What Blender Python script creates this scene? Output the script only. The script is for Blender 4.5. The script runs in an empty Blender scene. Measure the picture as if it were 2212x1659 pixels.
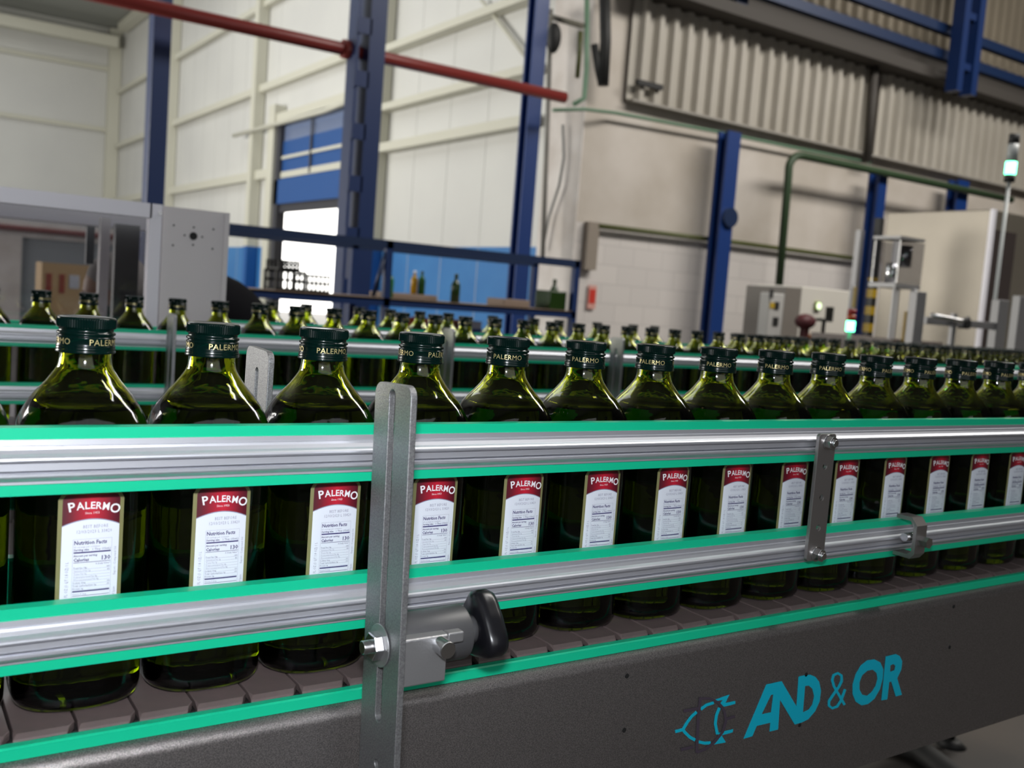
import bpy, bmesh, math, random
from mathutils import Vector, Matrix
random.seed(7)
scene = bpy.context.scene
col = scene.collection
PI = math.pi
R = math.radians

# ------------------------------------------------------------------ camera
F = 2115.4                                   # focal length in pixels of a 2212 wide frame
HZ = 1.237                                   # lens height above the floor
yaw, pitch, roll = R(33.94), R(5.04), R(4.40)
fw = Vector((math.sin(yaw)*math.cos(pitch), math.cos(yaw)*math.cos(pitch), -math.sin(pitch)))
rt0 = Vector((math.cos(yaw), -math.sin(yaw), 0)); up0 = rt0.cross(fw)
rt = rt0*math.cos(roll) + up0*math.sin(roll)
up = -rt0*math.sin(roll) + up0*math.cos(roll)
cam = bpy.data.cameras.new('camera'); camo = bpy.data.objects.new('camera', cam); col.objects.link(camo)
M = Matrix((rt, up, -fw)).transposed().to_4x4(); M.translation = Vector((0, 0, HZ))
camo.matrix_world = M
cam.sensor_width = 36; cam.lens = F/2212*36; cam.clip_start = 0.02; cam.clip_end = 300
cam.dof.use_dof = True; cam.dof.focus_distance = 0.80; cam.dof.aperture_fstop = 8.5; cam.dof.aperture_blades = 7
scene.camera = camo

def at(px, py, X=None, Y=None, Z=None):
    """point of the hall seen at a photo pixel, on the plane X=, Y= or Z= (world z)"""
    d = fw + rt*((px-1106)/F) - up*((py-829.5)/F)
    if X is not None: t = X/d.x
    elif Y is not None: t = Y/d.y
    else: t = (Z-HZ)/d.z
    return Vector((d.x*t, d.y*t, HZ+d.z*t))

# ------------------------------------------------------------------ world, lights, exposure
scene.view_settings.view_transform = 'Standard'; scene.view_settings.look = 'None'
scene.view_settings.gamma = 1.0; scene.view_settings.exposure = 0.0
scene.cycles.max_bounces = 14; scene.cycles.transmission_bounces = 12; scene.cycles.glossy_bounces = 6
scene.cycles.diffuse_bounces = 4; scene.cycles.volume_bounces = 0
scene.cycles.use_denoising = True; scene.cycles.sample_clamp_indirect = 10.0
w = bpy.data.worlds.new('world'); scene.world = w; w.use_nodes = True
w.node_tree.nodes['Background'].inputs[0].default_value = (1.0, 0.98, 0.93, 1)
w.node_tree.nodes['Background'].inputs[1].default_value = 4.0

def area(name, loc, sx, sy, power, color=(1, 1, 1), direction=(0, 0, -1)):
    l = bpy.data.lights.new(name, 'AREA'); l.shape = 'RECTANGLE'; l.size = sx; l.size_y = sy
    l.energy = power; l.color = color
    o = bpy.data.objects.new(name, l); col.objects.link(o); o.location = loc
    o.rotation_euler = Vector(direction).to_track_quat('-Z', 'Y').to_euler()
    return o
area('skylight', (5.5, 0, 9.3), 0.5, 4, 130, (1, 0.98, 0.95))
area('skylight', (-2, 15, 9.3), 3, 10, 300, (0.95, 0.98, 1))
area('skylight', (2.5, 24, 9.3), 4, 20, 420, (0.97, 0.99, 1))
area('skylight', (12, 2.5, 9.3), 12, 3, 2100, (1, 0.96, 0.90), (0, 0.45, -1))
area('front_fill', (2.0, -6.8, 4.2), 16, 5, 260, (0.95, 0.97, 1), (0.1, 1, -0.05))  # added fill for faces turned to the camera; the front wall has no opening
# added fill light from the left, out of view, brightening the white side wall
area('side_wall_fill', (-8.6, 18, 2.6), 14, 4.0, 2300, (1, 0.97, 0.90), (1, 0.0, 0.0))
fl = bpy.data.lights.new('camera_flash', 'AREA'); fl.shape = 'RECTANGLE'; fl.size = 0.06; fl.size_y = 0.03; fl.energy = 6.6; fl.color = (0.92, 0.95, 1)
flo = bpy.data.objects.new('camera_flash', fl); col.objects.link(flo)
flo.location = Vector((0, 0, HZ)) + up*0.10 - fw*0.02
flo.rotation_euler = (fw - rt*0.30).to_track_quat('-Z', 'Y').to_euler()

# ------------------------------------------------------------------ materials
def pmat(name, color, rough=0.5, metal=0.0, bump=None, vary=None, coat=0, spec=0.5, emit=None, trans=0, ior=1.5):
    m = bpy.data.materials.new(name); m.use_nodes = True
    nt = m.node_tree; b = nt.nodes['Principled BSDF']
    b.inputs['Base Color'].default_value = (*color, 1); b.inputs['Roughness'].default_value = rough
    b.inputs['Metallic'].default_value = metal; b.inputs['Specular IOR Level'].default_value = spec
    b.inputs['Coat Weight'].default_value = coat; b.inputs['IOR'].default_value = ior
    b.inputs['Transmission Weight'].default_value = trans
    if emit:
        b.inputs['Emission Color'].default_value = (*emit[0], 1); b.inputs['Emission Strength'].default_value = emit[1]
    tc = None
    if vary or bump:
        tc = nt.nodes.new('ShaderNodeTexCoord')
    if vary:                                  # (scale, second colour, stretch)
        n = nt.nodes.new('ShaderNodeTexNoise'); n.inputs['Scale'].default_value = vary[0]; n.inputs['Detail'].default_value = 5
        mp = nt.nodes.new('ShaderNodeMapping'); mp.inputs['Scale'].default_value = vary[2] if len(vary) > 2 else (1, 1, 1)
        nt.links.new(tc.outputs['Object'], mp.inputs[0]); nt.links.new(mp.outputs[0], n.inputs['Vector'])
        cr = nt.nodes.new('ShaderNodeValToRGB'); cr.color_ramp.elements[0].position = 0.35; cr.color_ramp.elements[1].position = 0.68
        cr.color_ramp.elements[0].color = (*vary[1], 1); cr.color_ramp.elements[1].color = (*color, 1)
        nt.links.new(n.outputs['Fac'], cr.inputs[0]); nt.links.new(cr.outputs[0], b.inputs['Base Color'])
    if bump:                                  # (scale, strength, stretch)
        n = nt.nodes.new('ShaderNodeTexNoise'); n.inputs['Scale'].default_value = bump[0]; n.inputs['Detail'].default_value = 4
        mp = nt.nodes.new('ShaderNodeMapping'); mp.inputs['Scale'].default_value = bump[2] if len(bump) > 2 else (1, 1, 1)
        nt.links.new(tc.outputs['Object'], mp.inputs[0]); nt.links.new(mp.outputs[0], n.inputs['Vector'])
        bp = nt.nodes.new('ShaderNodeBump'); bp.inputs['Strength'].default_value = bump[1]; bp.inputs['Distance'].default_value = 0.0008
        nt.links.new(n.outputs['Fac'], bp.inputs['Height']); nt.links.new(bp.outputs[0], b.inputs['Normal'])
    return m

green_plastic = pmat('green_polyethylene', (0.005, 0.50, 0.27), 0.38, spec=0.4)
alu = pmat('anodised_aluminium', (0.62, 0.63, 0.68), 0.40, 0.7)
steel = pmat('bead_blasted_stainless_steel', (0.40, 0.405, 0.41), 0.42, 0.85, bump=(1800, 0.35), vary=(900, (0.24, 0.24, 0.25)))
side_steel = pmat('grained_stainless_sheet', (0.34, 0.315, 0.305), 0.37, 0.8, bump=(1500, 0.35), vary=(1200, (0.15, 0.14, 0.14), (1, 1, 1)))
dark_steel = pmat('dull_stainless_steel', (0.34, 0.32, 0.31), 0.38, 0.85)
bolt_steel = pmat('polished_zinc_steel', (0.72, 0.72, 0.73), 0.24, 1.0)
casting = pmat('cast_aluminium', (0.42, 0.42, 0.43), 0.38, 0.8, bump=(600, 0.3))
black_plastic = pmat('black_glossy_plastic', (0.006, 0.006, 0.008), 0.28)
grey_casting = pmat('grey_plastic_clamp', (0.06, 0.06, 0.063), 0.42)
chain_mat = pmat('brown_grey_acetal', (0.15, 0.112, 0.108), 0.36, vary=(60, (0.13, 0.10, 0.096)))
chain_dark = pmat('dark_chain_gap', (0.02, 0.018, 0.018), 0.6)
label_white = pmat('label_white_paper', (0.74, 0.77, 0.86), 0.45)
label_gold = pmat('label_khaki_border', (0.26, 0.25, 0.11), 0.35, 0.2)
label_ink = pmat('label_navy_ink', (0.03, 0.025, 0.14), 0.5)
label_grey = pmat('label_grey_ink', (0.25, 0.25, 0.36), 0.5)
letter_white = pmat('label_lettering_white', (0.82, 0.82, 0.85), 0.45)
gold_ink = pmat('gold_foil_lettering', (0.75, 0.62, 0.30), 0.3, 0.6)
cap_mat = pmat('dark_green_lacquered_cap', (0.0009, 0.0085, 0.0070), 0.18, 0.0, coat=0.0, spec=0.35)
cyan_ink = pmat('cyan_vinyl_lettering', (0.0, 0.42, 0.58), 0.45)
purple_ink = pmat('faded_purple_vinyl', (0.055, 0.042, 0.06), 0.5)
hole_mat = pmat('dark_hole', (0.006, 0.006, 0.006), 0.7)
# maroon print with a red centre
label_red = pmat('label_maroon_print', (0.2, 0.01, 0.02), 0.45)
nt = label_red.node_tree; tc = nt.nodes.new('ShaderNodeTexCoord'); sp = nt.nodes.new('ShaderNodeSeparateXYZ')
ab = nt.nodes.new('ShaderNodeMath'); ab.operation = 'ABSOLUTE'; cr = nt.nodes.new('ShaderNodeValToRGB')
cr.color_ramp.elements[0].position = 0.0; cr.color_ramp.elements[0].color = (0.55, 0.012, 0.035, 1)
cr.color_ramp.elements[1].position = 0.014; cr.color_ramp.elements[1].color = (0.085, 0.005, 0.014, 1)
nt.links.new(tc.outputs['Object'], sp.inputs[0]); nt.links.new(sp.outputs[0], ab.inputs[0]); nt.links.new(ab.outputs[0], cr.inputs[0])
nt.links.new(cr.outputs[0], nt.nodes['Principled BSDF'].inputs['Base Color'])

def glass_mat(name, tint, absorb, density, rough=0.075):
    m = bpy.data.materials.new(name); m.use_nodes = True; nt = m.node_tree
    for n in list(nt.nodes): nt.nodes.remove(n)
    out = nt.nodes.new('ShaderNodeOutputMaterial')
    g = nt.nodes.new('ShaderNodeBsdfRefraction'); g.inputs['Color'].default_value = (*tint, 1)
    g.inputs['Roughness'].default_value = rough*0.3; g.inputs['IOR'].default_value = 1.48
    gl_ = nt.nodes.new('ShaderNodeBsdfGlossy'); gl_.inputs['Color'].default_value = (1, 1, 1, 1); gl_.inputs['Roughness'].default_value = rough
    fr_ = nt.nodes.new('ShaderNodeFresnel'); fr_.inputs['IOR'].default_value = 1.50
    ms = nt.nodes.new('ShaderNodeMixShader'); nt.links.new(fr_.outputs[0], ms.inputs[0]); nt.links.new(g.outputs[0], ms.inputs[1]); nt.links.new(gl_.outputs[0], ms.inputs[2])
    nt.links.new(ms.outputs[0], out.inputs['Surface'])
    if density:
        v = nt.nodes.new('ShaderNodeVolumeAbsorption'); v.inputs['Color'].default_value = (*absorb, 1)
        v.inputs['Density'].default_value = density
        nt.links.new(v.outputs[0], out.inputs['Volume'])
    # fine ripples of moulded glass
    tc = nt.nodes.new('ShaderNodeTexCoord'); n = nt.nodes.new('ShaderNodeTexNoise'); n.inputs['Scale'].default_value = 55
    bp = nt.nodes.new('ShaderNodeBump'); bp.inputs['Strength'].default_value = 0.25; bp.inputs['Distance'].default_value = 0.002
    nt.links.new(tc.outputs['Object'], n.inputs['Vector']); nt.links.new(n.outputs['Fac'], bp.inputs['Height']); nt.links.new(bp.outputs[0], g.inputs['Normal'])
    nt.links.new(bp.outputs[0], gl_.inputs['Normal'])
    return m
bottle_outer = glass_mat('olive_green_bottle_glass', (0.80, 0.82, 0.15), (0.38, 0.48, 0.02), 60)
bottle_inner = glass_mat('clear_inner_bottle_wall', (1, 1, 1), (1, 1, 1), 0, 0.05)

# ------------------------------------------------------------------ mesh helpers
class MB:
    def __init__(s): s.v = []; s.f = []; s.m = []; s.smooth = []
    def add(s, vs, fs, mi=0, sm=False):
        o = len(s.v); s.v += [tuple(v) for v in vs]
        for f in fs: s.f.append(tuple(i+o for i in f)); s.m.append(mi); s.smooth.append(sm)
        return s
    def box(s, a, b, mi=0):
        x0, y0, z0 = (min(a[i], b[i]) for i in range(3)); x1, y1, z1 = (max(a[i], b[i]) for i in range(3))
        vs = [(x0,y0,z0),(x1,y0,z0),(x1,y1,z0),(x0,y1,z0),(x0,y0,z1),(x1,y0,z1),(x1,y1,z1),(x0,y1,z1)]
        return s.add(vs, [(0,3,2,1),(4,5,6,7),(0,1,5,4),(1,2,6,5),(2,3,7,6),(3,0,4,7)], mi)
    def cyl(s, p, q, r, n=20, mi=0, r2=None, cap=True, phase=0.0):
        p = Vector(p); q = Vector(q); d = (q-p).normalized(); a = d.orthogonal().normalized(); b = d.cross(a); r2 = r if r2 is None else r2
        vs = []
        for c, rr in ((p, r), (q, r2)):
            for i in range(n):
                t = 2*PI*i/n + phase; vs.append(c + (a*math.cos(t)+b*math.sin(t))*rr)
        fs = [(i, (i+1) % n, n+(i+1) % n, n+i) for i in range(n)]
        s.add(vs, fs, mi, n > 8)
        if cap: s.add(vs[:n], [tuple(range(n))[::-1]], mi); s.add(vs[n:], [tuple(range(n))], mi)
        return s
    def tube(s, pts, r, n=10, mi=0):
        pts = [Vector(p) for p in pts]; ring = []
        a = (pts[1]-pts[0]).normalized().orthogonal().normalized()
        for i, p in enumerate(pts):
            d = ((pts[min(i+1, len(pts)-1)]-pts[max(i-1, 0)])).normalized()
            a = (a - d*a.dot(d)).normalized(); b = d.cross(a)
            ring.append([p+(a*math.cos(2*PI*k/n)+b*math.sin(2*PI*k/n))*r for k in range(n)])
        vs = [v for rr in ring for v in rr]; fs = []
        for i in range(len(pts)-1):
            for k in range(n): fs.append((i*n+k, i*n+(k+1) % n, (i+1)*n+(k+1) % n, (i+1)*n+k))
        s.add(vs, fs, mi, True); s.add(ring[0], [tuple(range(n))[::-1]], mi); s.add(ring[-1], [tuple(range(n))], mi)
        return s
    def prism(s, poly, x0, x1, mi=0, sm=False, axis='x'):
        """closed polygon of (y, z) points extruded along x (or (x, z) along y, (x, y) along z)"""
        def P(t, u, v): return {'x': (t, u, v), 'y': (u, t, v), 'z': (u, v, t)}[axis]
        n = len(poly); vs = [P(x0, *p) for p in poly]+[P(x1, *p) for p in poly]
        s.add(vs, [(i, (i+1) % n, n+(i+1) % n, n+i) for i in range(n)], mi, sm)
        s.add(vs[:n], [tuple(range(n))[::-1]], mi); s.add(vs[n:], [tuple(range(n))], mi)
        return s
    def sphere(s, c, r, mi=0, n=14, sc=(1, 1, 1)):
        vs = []; fs = []
        for i in range(n+1):
            for j in range(2*n):
                t = PI*i/n; u = PI*j/n
                vs.append((c[0]+r*sc[0]*math.sin(t)*math.cos(u), c[1]+r*sc[1]*math.sin(t)*math.sin(u), c[2]+r*sc[2]*math.cos(t)))
        for i in range(n):
            for j in range(2*n): fs.append((i*2*n+j, (i+1)*2*n+j, (i+1)*2*n+(j+1) % (2*n), i*2*n+(j+1) % (2*n)))
        return s.add(vs, fs, mi, True)
    def build(s, name, mats, parent=None, bevel=0, fix=True):
        me = bpy.data.meshes.new(name); me.from_pydata([tuple(v) for v in s.v], [], s.f)
        mats = mats if isinstance(mats, (list, tuple)) else [mats]
        for m in mats: me.materials.append(m)
        me.polygons.foreach_set('material_index', s.m); me.polygons.foreach_set('use_smooth', s.smooth)
        if fix:
            bm = bmesh.new(); bm.from_mesh(me); bmesh.ops.remove_doubles(bm, verts=bm.verts, dist=1e-6)
            bmesh.ops.recalc_face_normals(bm, faces=bm.faces); bm.to_mesh(me); bm.free()
        me.update()
        return link(name, me, parent, bevel)
def link(name, me, parent=None, bevel=0):
    o = bpy.data.objects.new(name, me); col.objects.link(o)
    if parent is not None: o.parent = parent
    if bevel:
        b = o.modifiers.new('bevel', 'BEVEL'); b.width = bevel; b.segments = 2; b.limit_method = 'ANGLE'; b.angle_limit = R(40)
    return o
def tag(o, label, cat, group=None, kind=None):
    o['label'] = label; o['category'] = cat
    if group: o['group'] = group
    if kind: o['kind'] = kind
    return o
def thing(name, loc, label, cat, group=None, kind=None):
    o = bpy.data.objects.new(name, None); col.objects.link(o); o.location = loc; o.empty_display_size = 0.05
    return tag(o, label, cat, group, kind)
def struct(o): o['kind'] = 'structure'; return o
def off(mb, loc):
    """shift a builder's vertices so that its thing's empty can stand at loc"""
    mb.v = [(v[0]-loc[0], v[1]-loc[1], v[2]-loc[2]) for v in mb.v]; return mb
def curve_mesh(loops, extrude=0.0, bevel=0.0, res=1):
    """filled 2D curve with holes turned into mesh data, in its own XY plane"""
    cu = bpy.data.curves.new('outline', 'CURVE'); cu.dimensions = '2D'; cu.fill_mode = 'BOTH'; cu.extrude = extrude
    cu.bevel_depth = bevel; cu.bevel_resolution = res
    for lp in loops:
        s = cu.splines.new('POLY'); s.points.add(len(lp)-1)
        for i, p in enumerate(lp): s.points[i].co = (p[0], p[1], 0, 1)
        s.use_cyclic_u = True
    o = bpy.data.objects.new('outline', cu); col.objects.link(o)
    bpy.context.view_layer.update(); dg = bpy.context.evaluated_depsgraph_get()
    me = bpy.data.meshes.new_from_object(o.evaluated_get(dg)); bpy.data.objects.remove(o); bpy.data.curves.remove(cu)
    return [tuple(v.co) for v in me.vertices], [tuple(p.vertices) for p in me.polygons]
def text_mesh(body, size=1.0, off_=0.0, align='LEFT', space=1.0, res=3):
    cu = bpy.data.curves.new('words', 'FONT'); cu.body = body; cu.size = size; cu.offset = off_; cu.align_x = align
    cu.space_character = space; cu.resolution_u = res; cu.fill_mode = 'FRONT'
    o = bpy.data.objects.new('words', cu); col.objects.link(o)
    bpy.context.view_layer.update(); dg = bpy.context.evaluated_depsgraph_get()
    me = bpy.data.meshes.new_from_object(o.evaluated_get(dg)); bpy.data.objects.remove(o); bpy.data.curves.remove(cu)
    return [tuple(v.co) for v in me.vertices], [tuple(p.vertices) for p in me.polygons]
def rrect(x0, y0, x1, y1, r, n=6):
    pts = []
    for cx, cy, a in ((x1-r, y1-r, 0), (x0+r, y1-r, 90), (x0+r, y0+r, 180), (x1-r, y0+r, 270)):
        for i in range(n+1):
            t = R(a+90*i/n); pts.append((cx+r*math.cos(t), cy+r*math.sin(t)))
    return pts
def circ(cx, cy, r, n=20): return [(cx+r*math.cos(2*PI*i/n), cy+r*math.sin(2*PI*i/n)) for i in range(n)]
def copy_thing(src, loc, label, group=None, skip=(), rot=None):
    r = src.copy(); col.objects.link(r); r.location = loc; r['label'] = label
    if group: r['group'] = group
    for ch in src.children:
        if ch.name.split('.')[0] in skip: continue
        c = ch.copy(); col.objects.link(c); c.parent = r
        if rot is not None and c.name.startswith('cap'): c.rotation_euler = (0, 0, rot)
        for g in ch.children:
            d = g.copy(); col.objects.link(d); d.parent = c
    return r

# ================================================================== THE HALL
wall_white = pmat('white_sandwich_panel', (0.66, 0.66, 0.63), 0.5, vary=(0.4, (0.60, 0.60, 0.58)))
dado_blue = pmat('blue_painted_dado', (0.035, 0.17, 0.44), 0.45, vary=(1.5, (0.045, 0.20, 0.48)))
deep_dado = pmat('deep_blue_painted_foot', (0.015, 0.11, 0.36), 0.45)
cream = pmat('cream_painted_steel', (0.60, 0.59, 0.50), 0.5)
blue_steel = pmat('dark_blue_painted_steel', (0.004, 0.022, 0.10), 0.42)
blue_bright = pmat('blue_painted_steel', (0.006, 0.034, 0.165), 0.42)
navy = pmat('navy_painted_steel', (0.004, 0.018, 0.065), 0.45)
plaster = pmat('white_plaster', (0.68, 0.64, 0.61), 0.7, vary=(2.0, (0.55, 0.50, 0.46)))
hall_dark = pmat('dim_hall_wall', (0.10, 0.10, 0.10), 0.7)
concrete = pmat('dark_stained_concrete', (0.075, 0.06, 0.048), 0.5, vary=(1.6, (0.035, 0.03, 0.027)))
roof_mat = pmat('grey_roof_sheet', (0.30, 0.31, 0.29), 0.6)
gap_pipe_brown = pmat('dark_gap_and_pipe_brown', (0.055, 0.048, 0.042), 0.7)
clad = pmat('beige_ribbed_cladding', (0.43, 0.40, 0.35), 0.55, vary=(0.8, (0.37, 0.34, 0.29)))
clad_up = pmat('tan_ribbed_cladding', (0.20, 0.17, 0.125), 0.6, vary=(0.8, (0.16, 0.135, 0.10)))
red_paint = pmat('red_painted_pipe', (0.21, 0.028, 0.024), 0.35)
pipe_green = pmat('dark_green_pipe', (0.03, 0.06, 0.025), 0.5)
pipe_pale = pmat('pale_green_conduit', (0.12, 0.22, 0.14), 0.5)
olive = pmat('olive_pipe', (0.09, 0.10, 0.03), 0.5)
dark_rubber = pmat('black_rubber', (0.012, 0.012, 0.012), 0.6)

XW, YB = 7.5, 9.99                       # side wall plane and brick wall plane
YF = at(252, 300, X=XW).y                # far corner
# brick wall: white painted blocks, grimier and greyer above the painted zone
brick = pmat('painted_block_wall', (0.60, 0.56, 0.52), 0.6)
nt = brick.node_tree; b = nt.nodes['Principled BSDF']
tc = nt.nodes.new('ShaderNodeTexCoord'); sx = nt.nodes.new('ShaderNodeSeparateXYZ'); cb = nt.nodes.new('ShaderNodeCombineXYZ')
nt.links.new(tc.outputs['Object'], sx.inputs[0]); nt.links.new(sx.outputs[0], cb.inputs[0]); nt.links.new(sx.outputs[2], cb.inputs[1])
bk = nt.nodes.new('ShaderNodeTexBrick'); bk.inputs['Scale'].default_value = 1.0; bk.inputs['Brick Width'].default_value = 0.5; bk.inputs['Row Height'].default_value = 0.25
bk.inputs['Mortar Size'].default_value = 0.008; bk.inputs['Mortar Smooth'].default_value = 0.4
bk.inputs['Color1'].default_value = (0.58, 0.545, 0.52, 1); bk.inputs['Color2'].default_value = (0.63, 0.59, 0.56, 1); bk.inputs['Mortar'].default_value = (0.50, 0.47, 0.45, 1)
nt.links.new(cb.outputs[0], bk.inputs['Vector'])
ns = nt.nodes.new('ShaderNodeTexNoise'); ns.inputs['Scale'].default_value = 0.9; ns.inputs['Detail'].default_value = 4; nt.links.new(tc.outputs['Object'], ns.inputs['Vector'])
rmp = nt.nodes.new('ShaderNodeValToRGB'); rmp.color_ramp.elements[0].position = 0.3; rmp.color_ramp.elements[0].color = (0.42, 0.37, 0.31, 1)
rmp.color_ramp.elements[1].position = 0.7; rmp.color_ramp.elements[1].color = (0.60, 0.55, 0.50, 1); nt.links.new(ns.outputs['Fac'], rmp.inputs[0])
gt = nt.nodes.new('ShaderNodeMath'); gt.operation = 'GREATER_THAN'; gt.inputs[1].default_value = 2.25; nt.links.new(sx.outputs[2], gt.inputs[0])
mx = nt.nodes.new('ShaderNodeMixRGB'); nt.links.new(gt.outputs[0], mx.inputs[0]); nt.links.new(bk.outputs[0], mx.inputs[1]); nt.links.new(rmp.outputs[0], mx.inputs[2])
nt.links.new(mx.outputs[0], b.inputs['Base Color'])

struct(MB().box((-9, -7, -0.2), (46, YF+0.3, 0)).build('floor', concrete))
struct(MB().box((-9, -7, 9.45), (46, YF+0.3, 9.6)).build('ceiling', roof_mat))
struct(MB().box((-9.2, YF, 0), (XW, YF+0.2, 9.5)).build('wall_back', [wall_white]))
struct(MB().box((-9.2, -7, 0), (-9, YF, 9.5)).build('wall_left', [hall_dark]))
struct(MB().box((-9.2, -7.2, 0), (46, -7, 9.5)).build('wall_front', [hall_dark]))
struct(MB().box((46, -7, 0), (46.2, YB, 9.5)).build('wall_end', [hall_dark]))
struct(MB().box((XW, YB, 0), (46, YB+0.25, 9.5)).build('wall_right', [brick]))
# side wall with the loading door opening
yd0 = at(775, 400, X=XW).y; yd1 = at(607, 400, X=XW).y; zd = at(690, 228, X=XW).z
zb = 1.93
sw = MB()
for y0, y1, z0 in ((YB+0.25, yd0, 0), (yd1, YF, 0)):
    sw.box((XW, y0, 0), (XW+0.12, y1, zb), 1); sw.box((XW, y0, zb), (XW+0.12, y1, 9.5), 0)
sw.box((XW, yd0, zd), (XW+0.12, yd1, 9.5), 0)
struct(sw.build('wall_side', [wall_white, dado_blue]))
# plastered end of the side wall beside the brick corner
pl = MB().box((XW-0.02, YB-0.02, 0), (XW, at(1172, 400, X=XW).y, 5.4))
struct(pl.build('trim_1', plaster))
# vertical joints of the wall panels
j = MB()
yy = YB+1.2
while yy < YF:
    if not (yd0-0.1 < yy < yd1+0.1): j.box((XW-0.003, yy-0.006, 0), (XW, yy+0.006, 9.4))
    yy += 1.1
struct(j.build('trim_2', pmat('panel_joint', (0.48, 0.48, 0.46), 0.6)))

# cream steel frame: columns and girts are fixed steelwork of the hall
for px, wpx in ((380, 30), (566, 26), (834, 30), (610, 14)):
    p = at(px, 300, X=XW); wd = wpx*p.length/F/max(0.25, 1)*1.0
    y0 = p.y
    c = MB().box((XW-0.26, y0-0.12, zb), (XW-0.02, y0+0.12, 9.4), 0).box((XW-0.26, y0-0.12, 0), (XW-0.02, y0+0.12, zb), 1) if px != 610 else MB().box((XW-0.26, y0-0.18, 0), (XW-0.02, y0+0.18, zd+0.2))
    o = c.build('steel_column', [cream, deep_dado] if px != 610 else cream)
    o['label'] = {380: 'cream steel column against the white wall, right of the dark blue column', 566: 'cream steel column on the white wall just left of the roller door',
                  834: 'cream steel column on the white wall right of the slotted blue column', 610: 'slim white door post at the left jamb of the blue roller door'}[px]
    o['category'] = 'column'
c = MB().box((XW-0.4, YF-0.4, 0), (XW-0.02, YF-0.02, 9.4)).build('steel_column', cream); tag(c, 'cream steel column in the far corner of the hall', 'column')
def girt(z, y0, y1, h, label, d=0.16):
    o = MB().box((XW-d, y0, z-h/2), (XW-0.015, y1, z+h/2)).build('wall_girt', cream, bevel=0.01); tag(o, label, 'beam', 'cream girts along the white wall')
Yc = at(834, 300, X=XW).y
gz = [(at(403, 118, X=XW).z, YF, Yc), (at(392, 265, X=XW).z, YF, Yc), (at(387, 412, X=XW).z, YF, yd1)]
girt(gz[0][0], gz[0][1]-0.5, gz[0][2]+0.15, 0.14, 'upper cream girt on the far stretch of the white wall')
girt(gz[1][0], gz[1][1]-0.5, gz[1][2]+0.15, 0.16, 'middle cream girt on the far stretch of the white wall, above the roller door')
girt(gz[2][0], gz[2][1]-0.5, gz[2][2]+0.3, 0.20, 'lowest cream girt on the far stretch of the white wall, left of the roller door')
ye = at(1125, 200, X=XW).y
for (p, h, lb) in (((845, 114), 0.12, 'topmost cream beam between the slotted blue column and the right blue column'),
                   ((834, 240), 0.12, 'cream beam crossing behind the red pipe near its end'),
                   ((832, 325), 0.15, 'lowest and broadest cream beam right of the slotted blue column')):
    girt(at(*p, X=XW).z, YB+0.9, Yc-0.15, h, lb, 0.22)
# thin diagonal brace rod
bd = MB().tube([at(1040, 0, X=XW-0.1), at(1138, 125, X=XW-0.1)], 0.03, 8).build('brace_rod', cream); tag(bd, 'thin diagonal brace rod on the white wall left of the right blue column', 'brace')
# far wall rails
for i, (p, h) in enumerate((((120, 130), 0.14), ((120, 265), 0.14))):
    z = at(*p, Y=YF).z; o = MB().box((-8.8, YF-0.15, z-h/2), (XW-0.4, YF-0.01, z+h/2)).build('wall_girt', cream)
    tag(o, ('upper' if i == 0 else 'lower') + ' cream girt across the far end wall, left of the corner column', 'beam', 'girts on the far end wall')
z = at(120, 62, Y=YF-1.0).z
o = MB().box((-8.8, YF-1.2, min(z, 9.3)-0.25), (XW-0.3, YF-0.8, min(z, 9.3)+0.1)).build('roof_beam', cream); tag(o, 'cream roof beam in front of the far end wall', 'beam')
pu = MB().box((XW-0.35, YB+0.3, 9.15), (XW-0.05, YF-1.2, 9.42)).build('roof_beam', cream); tag(pu, 'cream eaves beam running along the top of the white wall', 'beam')

# brick wall upper cladding
zA, zB = 3.86, 5.115
def ribbed(name, x0, x1, z0, z1, y, mat, label, pitch=0.25, depth=0.085):
    pts = []; x = x0
    while x < x1-1e-3:
        for dx, dy in ((0, 0), (0.45, 0), (0.58, -depth), (0.87, -depth)):
            if x+dx*pitch <= x1: pts.append((x+dx*pitch, y+dy))
        x += pitch
    pts.append((x1, y))
    poly = pts + [(x1, y+0.03), (x0, y+0.03)]
    m = MB(); n = len(pts); vs = [(p[0], p[1], z0) for p in pts]+[(p[0], p[1], z1) for p in pts]
    m.add(vs, [(i, i+1, n+i+1, n+i) for i in range(n-1)])
    vs = [(p[0], p[1]+0.02, z0) for p in pts]+[(p[0], p[1]+0.02, z1) for p in pts]
    m.add(vs, [(i+1, i, n+i, n+i+1) for i in range(n-1)])
    o = m.build(name, mat, fix=False); return tag(o, label, 'cladding')
xs1 = at(1624, 150, Y=YB).x; xs2 = at(1886, 220, Y=YB).x
ribbed('ribbed_cladding', at(1352, 120, Y=YB).x, xs1-0.04, zA, zB, YB-0.075, clad, 'beige ribbed cladding sheet above the block wall, the first from the corner')
ribbed('ribbed_cladding', xs1+0.02, xs2-0.05, zA, zB, YB-0.075, clad, 'beige ribbed cladding sheet between the seam and the rusty downpipe')
ribbed('ribbed_cladding', xs2+0.05, 30, zA, zB, YB-0.075, clad, 'beige ribbed cladding sheet right of the rusty downpipe')
g = MB().box((at(1352, 193, Y=YB).x, YB-0.16, zA-0.03), (30, YB-0.005, zA)).build('cladding_ledge', pmat('grey_ledge', (0.3, 0.28, 0.25), 0.6)); tag(g, 'grey flashing under the ribbed cladding on the block wall', 'flashing')
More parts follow.
